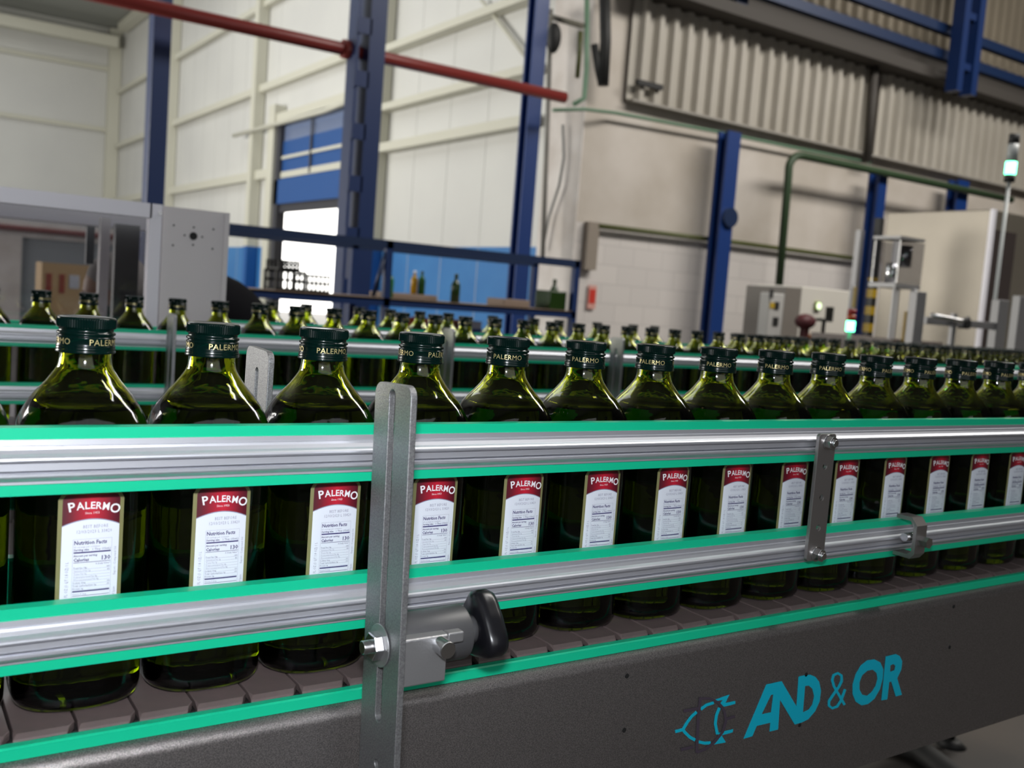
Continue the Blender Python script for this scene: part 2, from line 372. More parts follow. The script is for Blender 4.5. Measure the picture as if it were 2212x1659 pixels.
o = MB().box((XW+0.3, YB-0.5, zB+0.005), (34, YB-0.02, zB+0.16), 0).box((XW+0.3, YB-0.12, zB+0.16), (34, YB-0.02, zB+0.52), 0).build('dark_gap_band', gap_pipe_brown); tag(o, 'dark brown band filling the dark gap above the ribbed cladding', 'beam')  # dark brown boxes stand in for the dark recess above the cladding
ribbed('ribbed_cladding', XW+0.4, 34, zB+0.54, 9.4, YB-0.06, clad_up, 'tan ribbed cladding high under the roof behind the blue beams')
o = MB().cyl(at(1891, 132, Y=YB-0.23), at(1874, 350, Y=YB-0.23), 0.06, 12).build('downpipe', gap_pipe_brown); tag(o, 'rusty brown downpipe between the ribbed cladding sheets', 'pipe')
for (pa, lb) in (((1836, 52), 'lower navy blue beam at the top right below the tan cladding'), ((2071, 76), 'upper navy blue beam at the top right, across the tan cladding')):
    p = at(*pa, Y=YB-0.55); o = MB().box((XW+0.6, YB-0.62, p.z-0.07), (34, YB-0.5, p.z+0.07)).build('blue_beam', navy); tag(o, lb, 'beam')
# blue stanchions on the brick wall
def stanchion(px, py, z0, z1, w_, lb, mat=blue_bright, y=YB-0.45, dy=0.2):
    p = at(px, py, Y=y); o = MB().box((p.x-w_/2, y, z0), (p.x+w_/2, y+0.04, z1)).box((p.x-w_/2, y+dy-0.04, z0), (p.x+w_/2, y+dy, z1)).box((p.x-0.03, y+0.03, z0), (p.x+0.03, y+dy-0.03, z1)).build('blue_column', mat)
    return tag(o, lb, 'column')
stanchion(1562, 560, 0, 3.66, 0.24, 'blue steel column on the white block wall, nearest to the corner')
stanchion(1902, 450, 0, 3.55, 0.20, 'blue steel column on the block wall beside the hanging grey pipe')
stanchion(2080, 420, 0, 3.7, 0.30, 'blue steel column rising behind the stainless cabinet')
stanchion(1603, 10, zB+0.1, 9.4, 0.22, 'dark blue post above the ribbed cladding near the seam', navy)
p = at(2095, 100, Y=YB-0.9)
o = MB()
for dx in (-0.22, 0.16): o.box((p.x+dx-0.07, YB-0.95, zB-0.25), (p.x+dx+0.07, YB-0.75, 9.4))
for k in range(5): o.box((p.x-0.22, YB-0.9, zB+0.1+k*0.75), (p.x+0.2, YB-0.8, zB+0.2+k*0.75))
tag(o.build('lattice_column', blue_steel), 'dark blue lattice column at the top right with cross bars', 'column')
# handwheel dark box on nearest stanchion
q = at(1580, 470, Y=YB-0.5); o = MB().cyl((q.x, q.y, q.z), (q.x, q.y+0.1, q.z), 0.13, 16).build('alarm_bell', navy); tag(o, 'round navy box fixed to the blue column on the block wall', 'box')

# pipes and cables of the block wall
y = YB-0.14
def tubeobj(name, pts, r, mat, lb, cat='pipe', n=10): return tag(MB().tube(pts, r, n).build(name, mat), lb, cat)
tubeobj('conduit', [at(1195, 238, Y=YB-0.3), at(1262, 236, Y=YB-0.3), at(1330, 244, Y=y), at(1560, 287, Y=y), at(1710, 318, Y=y), at(1880, 352, Y=y)], 0.022, pipe_pale, 'pale green conduit running from the corner along the block wall')
tubeobj('conduit', [at(1268, -20, Y=YB-0.3), at(1267, 150, Y=YB-0.3), at(1262, 212, Y=YB-0.3), at(1240, 225, Y=YB-0.3)], 0.03, pipe_pale, 'vertical pale green conduit at the corner of the block wall')
yp = YB-0.55
el = [at(1680, 648, Y=yp), at(1703, 380, Y=yp)]
for k in range(7):
    t = k/6*PI/2; a0 = at(1704, 362, Y=yp); el.append(a0+Vector((0.26*(1-math.cos(t)), 0, 0.20*math.sin(t))))
el += [at(1885, 368, Y=yp), at(2185, 432, Y=yp)]
tubeobj('process_pipe', el, 0.055, pipe_green, 'dark green pipe bending from vertical to run along the block wall', n=12)
tubeobj('process_pipe', [at(1292, 488, Y=YB-0.10), at(1560, 520, Y=YB-0.10), at(1858, 560, Y=YB-0.10)], 0.035, olive, 'straight olive pipe crossing the block wall behind the blue column')
tubeobj('cable_bundle', [at(1306, -20, Y=YB-0.25), at(1308, 90, Y=YB-0.25), at(1303, 185, Y=YB-0.25)], 0.07, dark_rubber, 'thick black cable bundle hanging beside the corner', 'cable')
tubeobj('cable_bundle', [at(1284, 95, Y=YB-0.2), at(1292, 150, Y=YB-0.2), at(1300, 185, Y=YB-0.22)], 0.045, dark_rubber, 'short black cable joining the thick bundle near the corner', 'cable')
tubeobj('wall_cable', [at(1216, 270, X=XW-0.1), at(1218, 340, X=XW-0.1), at(1208, 400, X=XW-0.1), at(1185, 470, X=XW-0.1), at(1172, 540, X=XW-0.1)], 0.018, pmat('grey_cable', (0.25, 0.25, 0.24), 0.6), 'curved grey cable hanging down the white plaster corner', 'cable')
tubeobj('wall_pipe', [at(1190, 20, X=XW-0.3), at(1183, 250, X=XW-0.3), at(1172, 560, X=XW-0.3)], 0.03, pmat('grey_pipe', (0.2, 0.19, 0.17), 0.6), 'vertical grey pipe just right of the right blue column')
tubeobj('wall_pipe', [at(1150, 25, X=XW-0.5), at(1258, 56, Y=YB-0.4)], 0.035, pmat('brown_grey_pipe', (0.14, 0.13, 0.10), 0.6), 'grey brown pipe crossing at the top of the right blue column')
tubeobj('wall_pipe', [at(1254, 68, Y=YB-0.1), at(1252, 110, Y=YB-0.1), at(1247, 168, Y=YB-0.1)], 0.03, olive, 'short olive brown pipe on the white corner above the red pipe end')
o = MB().sphere(at(1196, 82, X=XW-0.35), 0.19, sc=(0.5, 0.5, 1), n=10).build('floodlight', dark_rubber); o_ = tag(o, 'black floodlight beside the top of the right blue column', 'lamp')
o = MB().box((lambda p: (p.x-0.02, p.y, p.z-0.32))(at(1272, 527, Y=YB-0.12)), (lambda p: (p.x+0.15, p.y+0.1, p.z+0.28))(at(1272, 527, Y=YB-0.12))).build('wall_box', pmat('brown_box', (0.26, 0.22, 0.18), 0.6)); tag(o, 'tall brown box on the block wall at the corner', 'box')
p = at(1277, 640, Y=YB-0.03)
sg = thing('fire_sign', p, 'small red and white sign on the white block wall at the corner', 'sign')
MB().box((-0.055, -0.01, -0.16), (0.075, 0.01, 0.14)).build('sign_plate', pmat('sign_pale_red', (0.62, 0.32, 0.27), 0.5), sg)
MB().box((-0.04, -0.015, -0.09), (0.06, -0.01, 0.09)).build('sign_panel', pmat('sign_red', (0.55, 0.035, 0.02), 0.5), sg)
p = at(1405, 183, Y=YB-0.225); o = MB().box((p.x-0.20, p.y, p.z-0.03), (p.x+0.22, p.y+0.06, p.z+0.035)).build('cable_bracket', dark_rubber); tag(o, 'small black bracket low on the first ribbed cladding sheet', 'bracket')

# blue hall columns and red pipe
p = at(336, 300, Y=10.0)
o = MB().box((p.x-0.085, 9.9, 0), (p.x+0.085, 10.10, 9.44)).build('blue_column', blue_steel, bevel=0.01); tag(o, 'plain dark blue column at the upper left behind the red pipe', 'column')
p = at(786, 350, Y=9.3)
o = thing('slotted_column', (p.x, 9.3, 0), 'tall blue column with a row of dark slots in front of the roller door', 'column')
c = MB().box((-0.02, 0, 0), (0.16, 0.26, 9.44)).box((-0.15, 0.02, 0), (-0.12, 0.24, 9.44))
zz = 0.1
while zz < 9.3: c.box((-0.15, 0.0, zz), (0.0, 0.03, zz+0.16)); zz += 0.52
c.build('post', blue_steel, o)
p = at(1134, 400, Y=10.1)
o = MB().box((p.x-0.10, 10.0, 0), (p.x+0.09, 10.03, 9.44)).box((p.x-0.10, 10.15, 0), (p.x+0.09, 10.18, 9.44)).box((p.x-0.03, 10.03, 0), (p.x+0.01, 10.15, 9.44)).build('blue_column', blue_bright); tag(o, 'blue steel column behind the end of the red pipe', 'column')
pr = thing('red_pipe', (0, 9.5, 3.6), 'long red pipe sloping across the upper left in front of the blue columns', 'pipe')
a = at(-120, -85, Y=9.5); bq = at(1220, 212, Y=9.5)
MB().tube([(a.x, 0, -0.005), (bq.x, 0, 0.0)], 0.065, 16).build('pipe_run', red_paint, pr)
q = at(754, 108, Y=9.5); MB().cyl((q.x-0.07, 0, 0), (q.x+0.07, 0, 0), 0.095, 16).build('coupling', red_paint, pr)

# roller door
def zpx(yv, xv=690): return at(xv, yv, X=XW).z
dr = thing('door_1', (XW, (yd0+yd1)/2, 0), 'blue sectional roller door half open onto bright daylight', 'door', kind='structure')
hy = (yd1-yd0)/2
fabric = pmat('blue_door_fabric', (0.02, 0.085, 0.28), 0.5); glassy = pmat('grey_door_window', (0.17, 0.22, 0.36), 0.25); dk = pmat('dark_door_rail', (0.05, 0.05, 0.06), 0.5)
MB().box((-0.22, -hy, zpx(246)-0.0), (0.0, hy, zpx(228))).build('lintel', cream, dr)
MB().box((-0.10, -hy, zpx(292)), (-0.05, hy, zpx(246))).build('window_band', glassy, dr)
MB().box((-0.12, -hy, zpx(378)), (-0.04, hy, zpx(292))).build('curtain', fabric, dr)
for y0, y1 in ((326, 333), (362, 376)): MB().box((-0.15, -hy, zpx(y1)), (-0.12, hy, zpx(y0))).build('cross_bar', cream, dr)
MB().box((-0.20, -hy-0.0, zpx(436)), (-0.12, hy, zpx(380))).build('valance', fabric, dr)
MB().box((-0.14, -hy, zpx(455)), (-0.06, hy, zpx(434))).build('bottom_rail', dk, dr)
MB().box((-0.16, 0.0, zpx(374)), (-0.15, 0.08, zpx(250))).build('guide', dk, dr)
MB().box((-0.20, hy-0.35, 0), (-0.02, hy-0.05, zpx(250))).build('jamb', dk, dr)
o = MB().tube([at(505, 293, X=XW-0.29), at(700, 240, X=XW-0.29), at(756, 218, X=XW-0.29)], 0.05, 8).build('track_rail', cream); tag(o, 'slim pale rail running diagonally above the roller door', 'rail')
# ground outside
struct(MB().box((XW+0.12, yd0-6, -0.12), (XW+40, yd1+14, -0.02)).build('floor_outside', pmat('pale_yard', (0.6, 0.58, 0.55), 0.7)))

# ================================================================== BOTTLE
A_ = 0.0400
def sup(t, s, n):
    c, q = math.cos(t), math.sin(t)
    return (s*math.copysign(abs(c)**(2/n), c), s*math.copysign(abs(q)**(2/n), q))
prof = [(0.0000, 0.0300, 2.4), (0.0010, 0.0345, 2.6), (0.0035, 0.0380, 2.8), (0.0085, 0.0396, 3.0), (0.014, A_, 3.0), (0.045, A_, 3.0), (0.10, A_, 3.0), (0.150, A_, 3.0), (0.172, A_, 3.0),
        (0.180, 0.0394, 2.95), (0.188, 0.0374, 2.8), (0.196, 0.0338, 2.6), (0.2035, 0.0290, 2.4), (0.2100, 0.0238, 2.2), (0.2160, 0.0196, 2.1), (0.2210, 0.0168, 2.0), (0.2270, 0.0157, 2.0), (0.2400, 0.0153, 2.0), (0.2500, 0.0150, 2.0)]
def interp(z):
    for i in range(len(prof)-1):
        if prof[i][0] <= z <= prof[i+1][0]:
            k = (z-prof[i][0])/(prof[i+1][0]-prof[i][0]); return tuple(prof[i][j]+(prof[i+1][j]-prof[i][j])*k for j in (1, 2))
    return prof[-1][1:]
def cat(p0, p1, p2, p3, t):
    return 0.5*((2*p1)+(-p0+p2)*t+(2*p0-5*p1+4*p2-p3)*t*t+(-p0+3*p1-3*p2+p3)*t**3)
fine = []
for i in range(len(prof)-1):
    P = [prof[max(i-1, 0)], prof[i], prof[i+1], prof[min(i+2, len(prof)-1)]]
    ks = 3 if i > 7 else (2 if i < 4 else 1)
    for k in range(ks):
        t = k/ks; fine.append((prof[i][0]+(prof[i+1][0]-prof[i][0])*t, cat(*[q[1] for q in P], t) if i > 7 or i < 4 else prof[i][1], prof[i][2]+(prof[i+1][2]-prof[i][2])*t))
fine.append(prof[-1])
NA = 72
bb = MB()
def rings(mb, rows, mi, flip=False):
    vs = []; fs = []
    for z, s, n in rows:
        for k in range(NA):
            x, yv = sup(2*PI*k/NA, s, n); vs.append((x, yv, z))
    for i in range(len(rows)-1):
        for k in range(NA):
            f = (i*NA+k, i*NA+(k+1) % NA, (i+1)*NA+(k+1) % NA, (i+1)*NA+k); fs.append(f[::-1] if flip else f)
    mb.add(vs, fs, mi, True)
    b0 = tuple(range(NA)); t0 = tuple(range((len(rows)-1)*NA, len(rows)*NA))
    mb.f.append(tuple(i+len(mb.v)-len(vs) for i in (b0 if flip else b0[::-1]))); mb.m.append(mi); mb.smooth.append(False)
    mb.f.append(tuple(i+len(mb.v)-len(vs) for i in (t0[::-1] if flip else t0))); mb.m.append(mi); mb.smooth.append(False)
rings(bb, fine, 0)
LIQ = 0.1945
inner = [(LIQ, interp(LIQ)[0]-0.0028, interp(LIQ)[1])] + [(z, s-0.0026, n) for z, s, n in fine if z > LIQ+0.002 and z < 0.249]
rings(bb, inner, 1, flip=True)
body_mesh = None
bottle0 = thing('oil_bottle', (0, 0, 0), 'x', 'bottle')
body = bb.build('body', [bottle_outer, bottle_inner], bottle0, fix=False)

# cap
CZ = 0.2305; NC = 144
cp = MB()
rows = [(0.2300, .0166), (0.2300, .0178), (0.2305, .0183), (0.2313, .0183), (0.2318, .0178), (0.2324, .0181), (0.2330, .0182), (0.2336, .0178), (0.2341, .0180), (0.2347, .0180), (0.2352, .0176), (0.2358, .01755), (0.2395, .01755), (0.2398, .01785), (0.2404, .01785), (0.2408, .0169),
        (0.2414, .0167), (0.2420, .0178), (0.2428, .0180), (0.2434, .0177), (0.2440, .0166), (0.2455, .0166), (0.2462, .0177), (0.2468, .0181), (0.2516, .0181), (0.2526, .0178), (0.2532, .0172), (0.2535, .0160), (0.2532, .0150)]
vs = []; fs = []
for z, r in rows:
    kn = 0.0004 if 0.2465 <= z <= 0.2520 else (0.00025 if 0.2428 <= z <= 0.2440 else 0)
    for k in range(NC):
        rr = r - (kn if k % 2 else 0); t = 2*PI*k/NC; vs.append((rr*math.cos(t), rr*math.sin(t), z))
for i in range(len(rows)-1):
    for k in range(NC): fs.append((i*NC+k, i*NC+(k+1) % NC, (i+1)*NC+(k+1) % NC, (i+1)*NC+k))
cp.add(vs, fs, 0, False)
for i in range(len(cp.smooth)): cp.smooth[i] = not (0.2462 <= cp.v[cp.f[i][0]][2] <= 0.252)
n0 = (len(rows)-1)*NC
cp.add([vs[n0+k] for k in range(NC)], [tuple(range(NC))], 0)
tv, tf = text_mesh('PALERMO', 0.0056, 0.0, 'LEFT', 1.06, 2)
tw = max(v[0] for v in tv)
for k in range(3):
    a0 = -PI/2 + k*2*PI/3
    cp.add([(0.01775*math.cos(a0+v[0]/0.01755), 0.01775*math.sin(a0+v[0]/0.01755), 0.2357+v[1]) for v in tv], tf, 1)
cap = cp.build('cap', [cap_mat, gold_ink], bottle0, fix=False)

# label
def lab(u, v, e):
    uu = min(abs(u)/A_, 0.999); return (u, -A_*(1-uu**3)**(1/3)-0.00015-e, v)
lb = MB()
LZ0, LZ1, LW = 0.040, 0.1445, 0.0195
def grid_region(x0, x1, zlo, zhi, e, mi, nx=16, nz=1):
    vs = []; fs = []
    for i in range(nx+1):
        x = x0+(x1-x0)*i/nx; a, c = zlo(x), zhi(x)
        for jn in range(nz+1): vs.append(lab(x, a+(c-a)*jn/nz, e))
    for i in range(nx):
        for jn in range(nz): k = i*(nz+1)+jn; fs.append((k, k+nz+1, k+nz+2, k+1))
    lb.add(vs, fs, mi)
def topc(wd, ztop, r):
    def f(x):
        d = abs(x)-(wd-r); return ztop if d <= 0 else ztop-(r-math.sqrt(max(r*r-d*d, 0)))
    return f
grid_region(-LW, LW, lambda x: LZ0, topc(LW, LZ1, 0.004), 0.0, 0, 24)
W2 = 0.0170
arc = lambda x: 0.1283-0.0042*(x/W2)**2
grid_region(-W2, W2, lambda x: LZ0, lambda x: arc(x)-0.0006, 0.0001, 1, 20)
grid_region(-W2, W2, arc, topc(W2, LZ1-0.0008, 0.003), 0.0001, 2, 20)
grid_region(-W2, W2, lambda x: arc(x)-0.0006, arc, 0.0001, 5, 20)
letters = 'PALERMO'; W7 = 0
pos = [(-0.0128, 0.0060, -16), (-0.0090, 0.0050, -9), (-0.0050, 0.0047, -5), (-0.0018, 0.0046, -1), (0.0015, 0.0046, 3), (0.0056, 0.0050, 7), (0.0108, 0.0060, 0)]
xcur = -0.0132
for ch, (x0, hgt, ang) in zip(letters, pos):
    tv, tf = text_mesh(ch, 1.0, 0.020, 'LEFT'); xa = min(v[0] for v in tv); xb = max(v[0] for v in tv); h0 = max(v[1] for v in tv)
    s = hgt/0.73; wfac = {'M': 0.86, 'P': 1.0, 'O': 0.98, 'L': 1.0, 'E': 1.0}.get(ch, 0.94); x0 = xcur; xcur += (xb-xa)*s*wfac+0.00033
    xm_ = x0+(xb-xa)*s*wfac/2; base = 0.1346-0.0024*(xm_/0.013)**2 + (0.0001 if ch == 'P' else 0); ang = -xm_*900
    rr = []
    for v in tv:
        dx = (v[0]-xa)*s*wfac; dz = v[1]*s; c, q = math.cos(R(ang)), math.sin(R(ang))
        rr.append(lab(x0+(dx*c-dz*q) + 0.0, base+(dx*q+dz*c), 0.0002))
    lb.add(rr, tf, 3)
def ltext(s_, x, z, size, mi=4, align='LEFT', off_=0.0, space=1.0, vert=False, squash=1.0):
    tv, tf = text_mesh(s_, size, off_, align, space, 1)
    if vert: pts = [lab(x-v[1], z+v[0]*squash, 0.0002) for v in tv]
    else: pts = [lab(x+v[0]*squash, z+v[1], 0.0002) for v in tv]
    lb.add(pts, tf, mi)
ltext('Since 1953', 0.0003, 0.1312, 0.0021, 3, 'CENTER', space=0.95)
ltext('BEST BEFORE', 0.0026, 0.1222, 0.0029, 5, 'CENTER', space=1.12, squash=0.8)
ltext('12/03/2023 L 33820', 0.0018, 0.1190, 0.0029, 5, 'CENTER', space=1.1, squash=0.82)
ltext('Nutrition Facts', -0.0098, 0.1118, 0.0036, 4, off_=0.00009, squash=0.88)
ltext('65 servings per container', -0.0098, 0.1098, 0.0015, 5)
ltext('Serving size', -0.0098, 0.1078, 0.0019, 4, off_=0.00004); ltext('1 Tbsp (15mL)', 0.0122, 0.1078, 0.0019, 4, 'RIGHT')
def bar(x0, x1, z, h, mi=4): grid_region(x0, x1, lambda x: z, lambda x: z+h, 0.0002, mi, 8)
bar(-0.0098, 0.0122, 0.1062, 0.0009)
ltext('Amount per serving', -0.0098, 0.1040, 0.0019, 4, off_=0.00004, squash=0.9)
ltext('Calories', -0.0098, 0.1010, 0.0030, 4, off_=0.00008, squash=0.9); ltext('130', 0.0122, 0.1012, 0.0040, 4, 'RIGHT', off_=0.00008)
bar(-0.0098, 0.0122, 0.1001, 0.0003)
ltext('% Daily Value*', 0.0122, 0.0984, 0.0015, 4, 'RIGHT')
for i, (s1, s2) in enumerate((('Total Fat 14g', '18%'), (' Saturated Fat 2g', '8%'), (' Trans Fat 0g', ''), (' Polyunsaturated Fat 4g', ''), (' Monounsaturated Fat 8g', ''), ('Sodium 0mg', '0%'), ('Total Carbohydrate 0g', '0%'), ('Protein 0g', ''))):
    z = 0.0962-i*0.0019; ltext(s1, -0.0098, z, 0.0015, 4 if s1[0] != ' ' else 5); bar(-0.0098, 0.0122, z-0.0004, 0.00012, 5)
    if s2: ltext(s2, 0.0122, z, 0.0014, 4, 'RIGHT')
bar(-0.0098, 0.0122, 0.0812, 0.0009)
ltext('Vitamin E 2mg', -0.0098, 0.0794, 0.0014, 5); bar(-0.0098, 0.0122, 0.0786, 0.0003)
for i in range(6): ltext(['Not a significant source of cholesterol, dietary fiber, total sugars,', 'added sugars, vitamin D, calcium, iron and potassium.', '*The % Daily Value tells you how much a nutrient in a', 'serving of food contributes to a daily diet. 2,000 calories', 'a day is used for general nutrition advice.', ''][i], -0.0098, 0.0770-i*0.0015, 0.0011, 5, squash=0.62)
for xx in (-0.0103, 0.0127): grid_region(xx-0.00006, xx+0.00006, lambda x: 0.0685, lambda x: 0.1152, 0.0002, 5, 1)
bar(-0.0103, 0.0127, 0.1151, 0.00012, 5); bar(-0.0103, 0.0127, 0.0685, 0.00012, 5)
ltext('33.8 FL OZ (1 QT 1.8 OZ) 1 L', -0.0126, 0.0740, 0.0026, 5, vert=True, squash=0.82)
ltext('Product of Spain', 0.0156, 0.0700, 0.0021, 5, vert=True, squash=0.9); ltext('Export - Compound Oil', 0.0156, 0.0905, 0.0021, 5, vert=True, squash=0.9)
ltext('Ingredients: 80% Refined Canola Oil', 0.0012, 0.0650, 0.0023, 5, 'CENTER', squash=0.78)
ltext('and 20% Extra Virgin Olive Oil.', 0.0012, 0.0620, 0.0023, 5, 'CENTER', squash=0.82)
ltext('Store in a cool, dark place away', 0.0012, 0.0588, 0.0023, 5, 'CENTER', squash=0.82)
ltext('from direct sunlight and heat.', 0.0012, 0.0556, 0.0023, 5, 'CENTER', squash=0.82)
lab_o = lb.build('label', [label_gold, label_white, label_red, letter_white, label_ink, label_grey], bottle0, fix=False)

BELT = 0.950
Y1 = 0.687
ords = ['first', 'second', 'third', 'fourth', 'fifth', 'sixth', 'seventh', 'eighth', 'ninth', 'tenth', 'eleventh', 'twelfth', 'thirteenth', 'fourteenth', 'fifteenth', 'sixteenth', 'seventeenth', 'eighteenth', 'nineteenth', 'twentieth']
capang = {0: 0.0, 1: 0.1, 2: -0.15, 3: -0.28, 4: 0.33, 5: -0.72, 6: -0.70, 7: -0.9, 8: -0.65, 9: -0.6, 10: -0.5, 11: 0.4, 12: 0.3, 13: 0.1, 14: 0.2}
used = False
for k in range(-2, 17):
    n = k+1
    if n == 0: lbx = 'green oil bottle cut off by the left edge of the picture in the nearest row'
    elif n < 0: lbx = 'labelled green oil bottle standing just beyond the left edge in the nearest row'
    elif n <= 14: lbx = f'labelled green oil bottle, {ords[n-1]} whole one from the left in the nearest row'
    else: lbx = f'green oil bottle at the far right end of the nearest row, past the fourteenth'
    loc = Vector((0.1245+0.0828*k, Y1, BELT)); d = loc.copy(); d.z = 0
    va = math.atan2(loc.x, loc.y)                       # direction the lens sees it from
    rot = capang.get(n, random.uniform(-1, 1)) - va
    if not used:
        bottle0.location = loc; bottle0['label'] = lbx; bottle0['group'] = 'oil bottles in the nearest row'; cap.rotation_euler = (0, 0, rot); used = True
    else: copy_thing(bottle0, loc, lbx, 'oil bottles in the nearest row', rot=rot)

# second and third rows, and the crowd at the right
Y2, B2 = 2.085, 0.928
k = 0; x = 0.115
while x < 3.6:
    n = k
    if x < 2.05: lbx = f'dark green second-row oil bottle, {ords[k-1]+" from the left" if 0 < k <= 20 else ("cut by the left edge" if k == 0 else ords[k-21]+" one past the twentieth")}'
    else: lbx = 'dark green oil bottle in the distant second row towards the right'
    copy_thing(bottle0, (x, Y2, B2), lbx, 'unlabelled oil bottles in the second row', skip=('label',), rot=random.uniform(0, 6))
    x += 0.0862+random.uniform(-0.0015, 0.004); k += 1
B3 = 0.918
x = 1.0; k = 0
while x < 2.6:
    copy_thing(bottle0, (x, 2.76, B3), 'blurred oil bottle on the farthest green-railed conveyor', 'oil bottles on the farthest conveyor', skip=('label',), rot=random.uniform(0, 6)); x += random.choice((0.105, 0.105, 0.17))
for r_ in range(4):
    x = 2.55+0.35*r_+(0.04 if r_ % 2 else 0)
    while x < 5.4-0.0*r_:
        copy_thing(bottle0, (x+random.uniform(-.004, .004), 2.42+0.095*r_+0.0, B3), ['oil bottle in the front line of the crowded bottles at the right', 'oil bottle in the second line of the crowded bottles at the right', 'oil bottle in the third line of the crowded bottles at the right', 'oil bottle in the rearmost line of the crowded bottles at the right'][r_],
                   'crowded oil bottles queuing at the right', skip=('label',), rot=random.uniform(0, 6)); x += 0.088+random.uniform(0, 0.006)

# ================================================================== RAILS
def rail(name_label, x0, x1, yc, zc, side, label, clean=True):
    """side=-1: aluminium faces the viewer, green strip towards the bottles behind it"""
    t = thing('guide_rail', ((x0+x1)/2, yc, zc), label, 'rail', 'green and silver guide rails')
    s = side; h = (x1-x0)/2
    st = [(0.0, -0.0203), (0.0, 0.0203), (0.0095, 0.0203), (0.0115, 0.0185), (0.0115, -0.0185), (0.0095, -0.0203)]
    m = MB().prism([(-s*a, b_) for a, b_ in st], -h, h); m.build('wear_strip', green_plastic, t)
    pf = [(0.0, 0.0133), (-0.0012, 0.0133), (-0.0014, 0.0098), (-0.0030, 0.0094), (-0.0034, 0.0078), (-0.0052, 0.0056), (-0.0080, 0.0046), (-0.0092, 0.0036), (-0.0094, 0.0024), (-0.0090, 0.0016), (-0.0084, 0.0010), (-0.0020, 0.0010), (-0.0020, 0.0002),
          (-0.0055, 0.0002), (-0.0055, -0.0044), (-0.0022, -0.0044), (-0.0022, -0.0050), (-0.0084, -0.0052), (-0.0092, -0.0058), (-0.0092, -0.0072), (-0.0080, -0.0086), (-0.0050, -0.0100), (-0.0022, -0.0114), (-0.0014, -0.0118), (-0.0014, -0.0133), (0.0, -0.0133)]
    m = MB().prism([(-s*a, b_) for a, b_ in pf], -h, h); m.build('profile', alu, t)
    return t
ZT, ZL = HZ-0.1177, HZ-0.2262
rail('r', -0.4, 3.5, 0.6265, ZT, -1, 'upper green and silver guide rail in front of the nearest bottles')
rail('r', -0.4, 3.5, 0.6265, ZL, -1, 'lower green and silver guide rail in front of the nearest bottles')
rail('r', -0.4, 3.5, 0.7475, ZT-0.034, 1, 'upper guide rail behind the nearest row of bottles')
rail('r', -0.4, 3.5, 0.7475, ZL, 1, 'lower guide rail behind the nearest row of bottles')
d2 = B2-BELT
rail('r', -0.6, 5.0, 2.015, ZT+d2, -1, 'upper guide rail in front of the second row of bottles')
rail('r', -0.6, 5.0, 2.015, ZL+d2, -1, 'lower guide rail in front of the second row of bottles')
rail('r', -0.6, 5.0, 2.150, ZT+d2, 1, 'upper guide rail behind the second row of bottles')
rail('r', 0.72, 5.0, 2.69, ZT+d2-0.003, -1, 'distant guide rail coming out of the grey machine panel')
# ================================================================== CONVEYORS
def conveyor(x0, x1, yc, wd, zb_, label, legs, hero=False):
    t = thing('conveyor', ((x0+x1)/2, yc, 0), label, 'conveyor'); h = (x1-x0)/2; y0 = wd/2
    for s in (-1, 1):
        pf = [(y0+0.0005+0.010*math.sin(R(a)), zb_-0.0215+0.010*math.cos(R(a))) for a in range(0, 91, 9)] + [(y0+0.0105, zb_-0.185), (y0+0.0085, zb_-0.185)] + [(y0+0.0005+0.008*math.sin(R(a)), zb_-0.0215+0.008*math.cos(R(a))) for a in range(90, -1, -15)]
        m = MB().prism([(s*a, b_) for a, b_ in pf], -h, h, sm=False); sp_ = m.build('side_plate', side_steel, t)
        for p in sp_.data.polygons: p.use_smooth = abs(p.normal.x) < 0.5
        sp_.modifiers.new('edges', 'EDGE_SPLIT').split_angle = R(35)
        m = MB().prism([(s*a, b_) for a, b_ in ((y0-0.0035, zb_-0.0115), (y0+0.0030, zb_-0.0115), (y0+0.0030, zb_-0.0042), (y0+0.0018, zb_-0.0032), (y0-0.0035, zb_-0.0032))], -h, h); m.build('edge_strip', green_plastic, t)
    MB().box((-h, -y0+0.002, zb_-0.05), (h, y0-0.002, zb_-0.030)).build('slide_bed', dark_steel, t)
    for lx in legs:
        m = MB()
        for s in (-1, 1): m.box((lx-(x0+x1)/2-0.035, s*(y0-0.03)-0.02, 0.09), (lx-(x0+x1)/2+0.035, s*(y0-0.03)+0.02, zb_-0.06))
        m.box((lx-(x0+x1)/2-0.02, -y0+0.03, 0.3), (lx-(x0+x1)/2+0.02, y0-0.03, 0.34))
        lg = m.build('leg', dark_steel, t)
        f_ = MB()
        for s in (-1, 1): f_.cyl((lx-(x0+x1)/2, s*(y0-0.03), 0.02), (lx-(x0+x1)/2, s*(y0-0.03), 0.10), 0.009, 10).cyl((lx-(x0+x1)/2, s*(y0-0.03), 0.0), (lx-(x0+x1)/2, s*(y0-0.03), 0.02), 0.04, 16, r2=0.02)
        f_.build('foot', dark_rubber, lg)
    return t
c1 = conveyor(-0.5, 3.6, Y1, 0.122, BELT, 'nearest stainless conveyor with cyan lettering on its side plate', (0.0, 2.9), True)
c2 = conveyor(-0.6, 5.2, Y2, 0.122, B2, 'second conveyor carrying the middle row of bottles', (0.4, 2.75, 4.4))
c3 = conveyor(0.74, 5.6, 2.76, 0.122, B3, 'farthest conveyor running out of the grey enclosure', (1.5, 3.3))
acc = MB().box((2.3, 2.36, B3-0.04), (5.6, 2.685, B3-0.0015)).build('accumulation_belt', dark_steel); tag(acc, 'broad belt under the crowded bottles at the right', 'conveyor')
lo = MB().box((2.715-c2.location.x, 1.545-Y2, 0.10), (2.79-c2.location.x, 1.62-Y2, 0.70)).box((2.735-c2.location.x, 1.62-Y2, 0.62), (2.77-c2.location.x, -0.05, 0.66)).build('leg', dark_steel, c2)
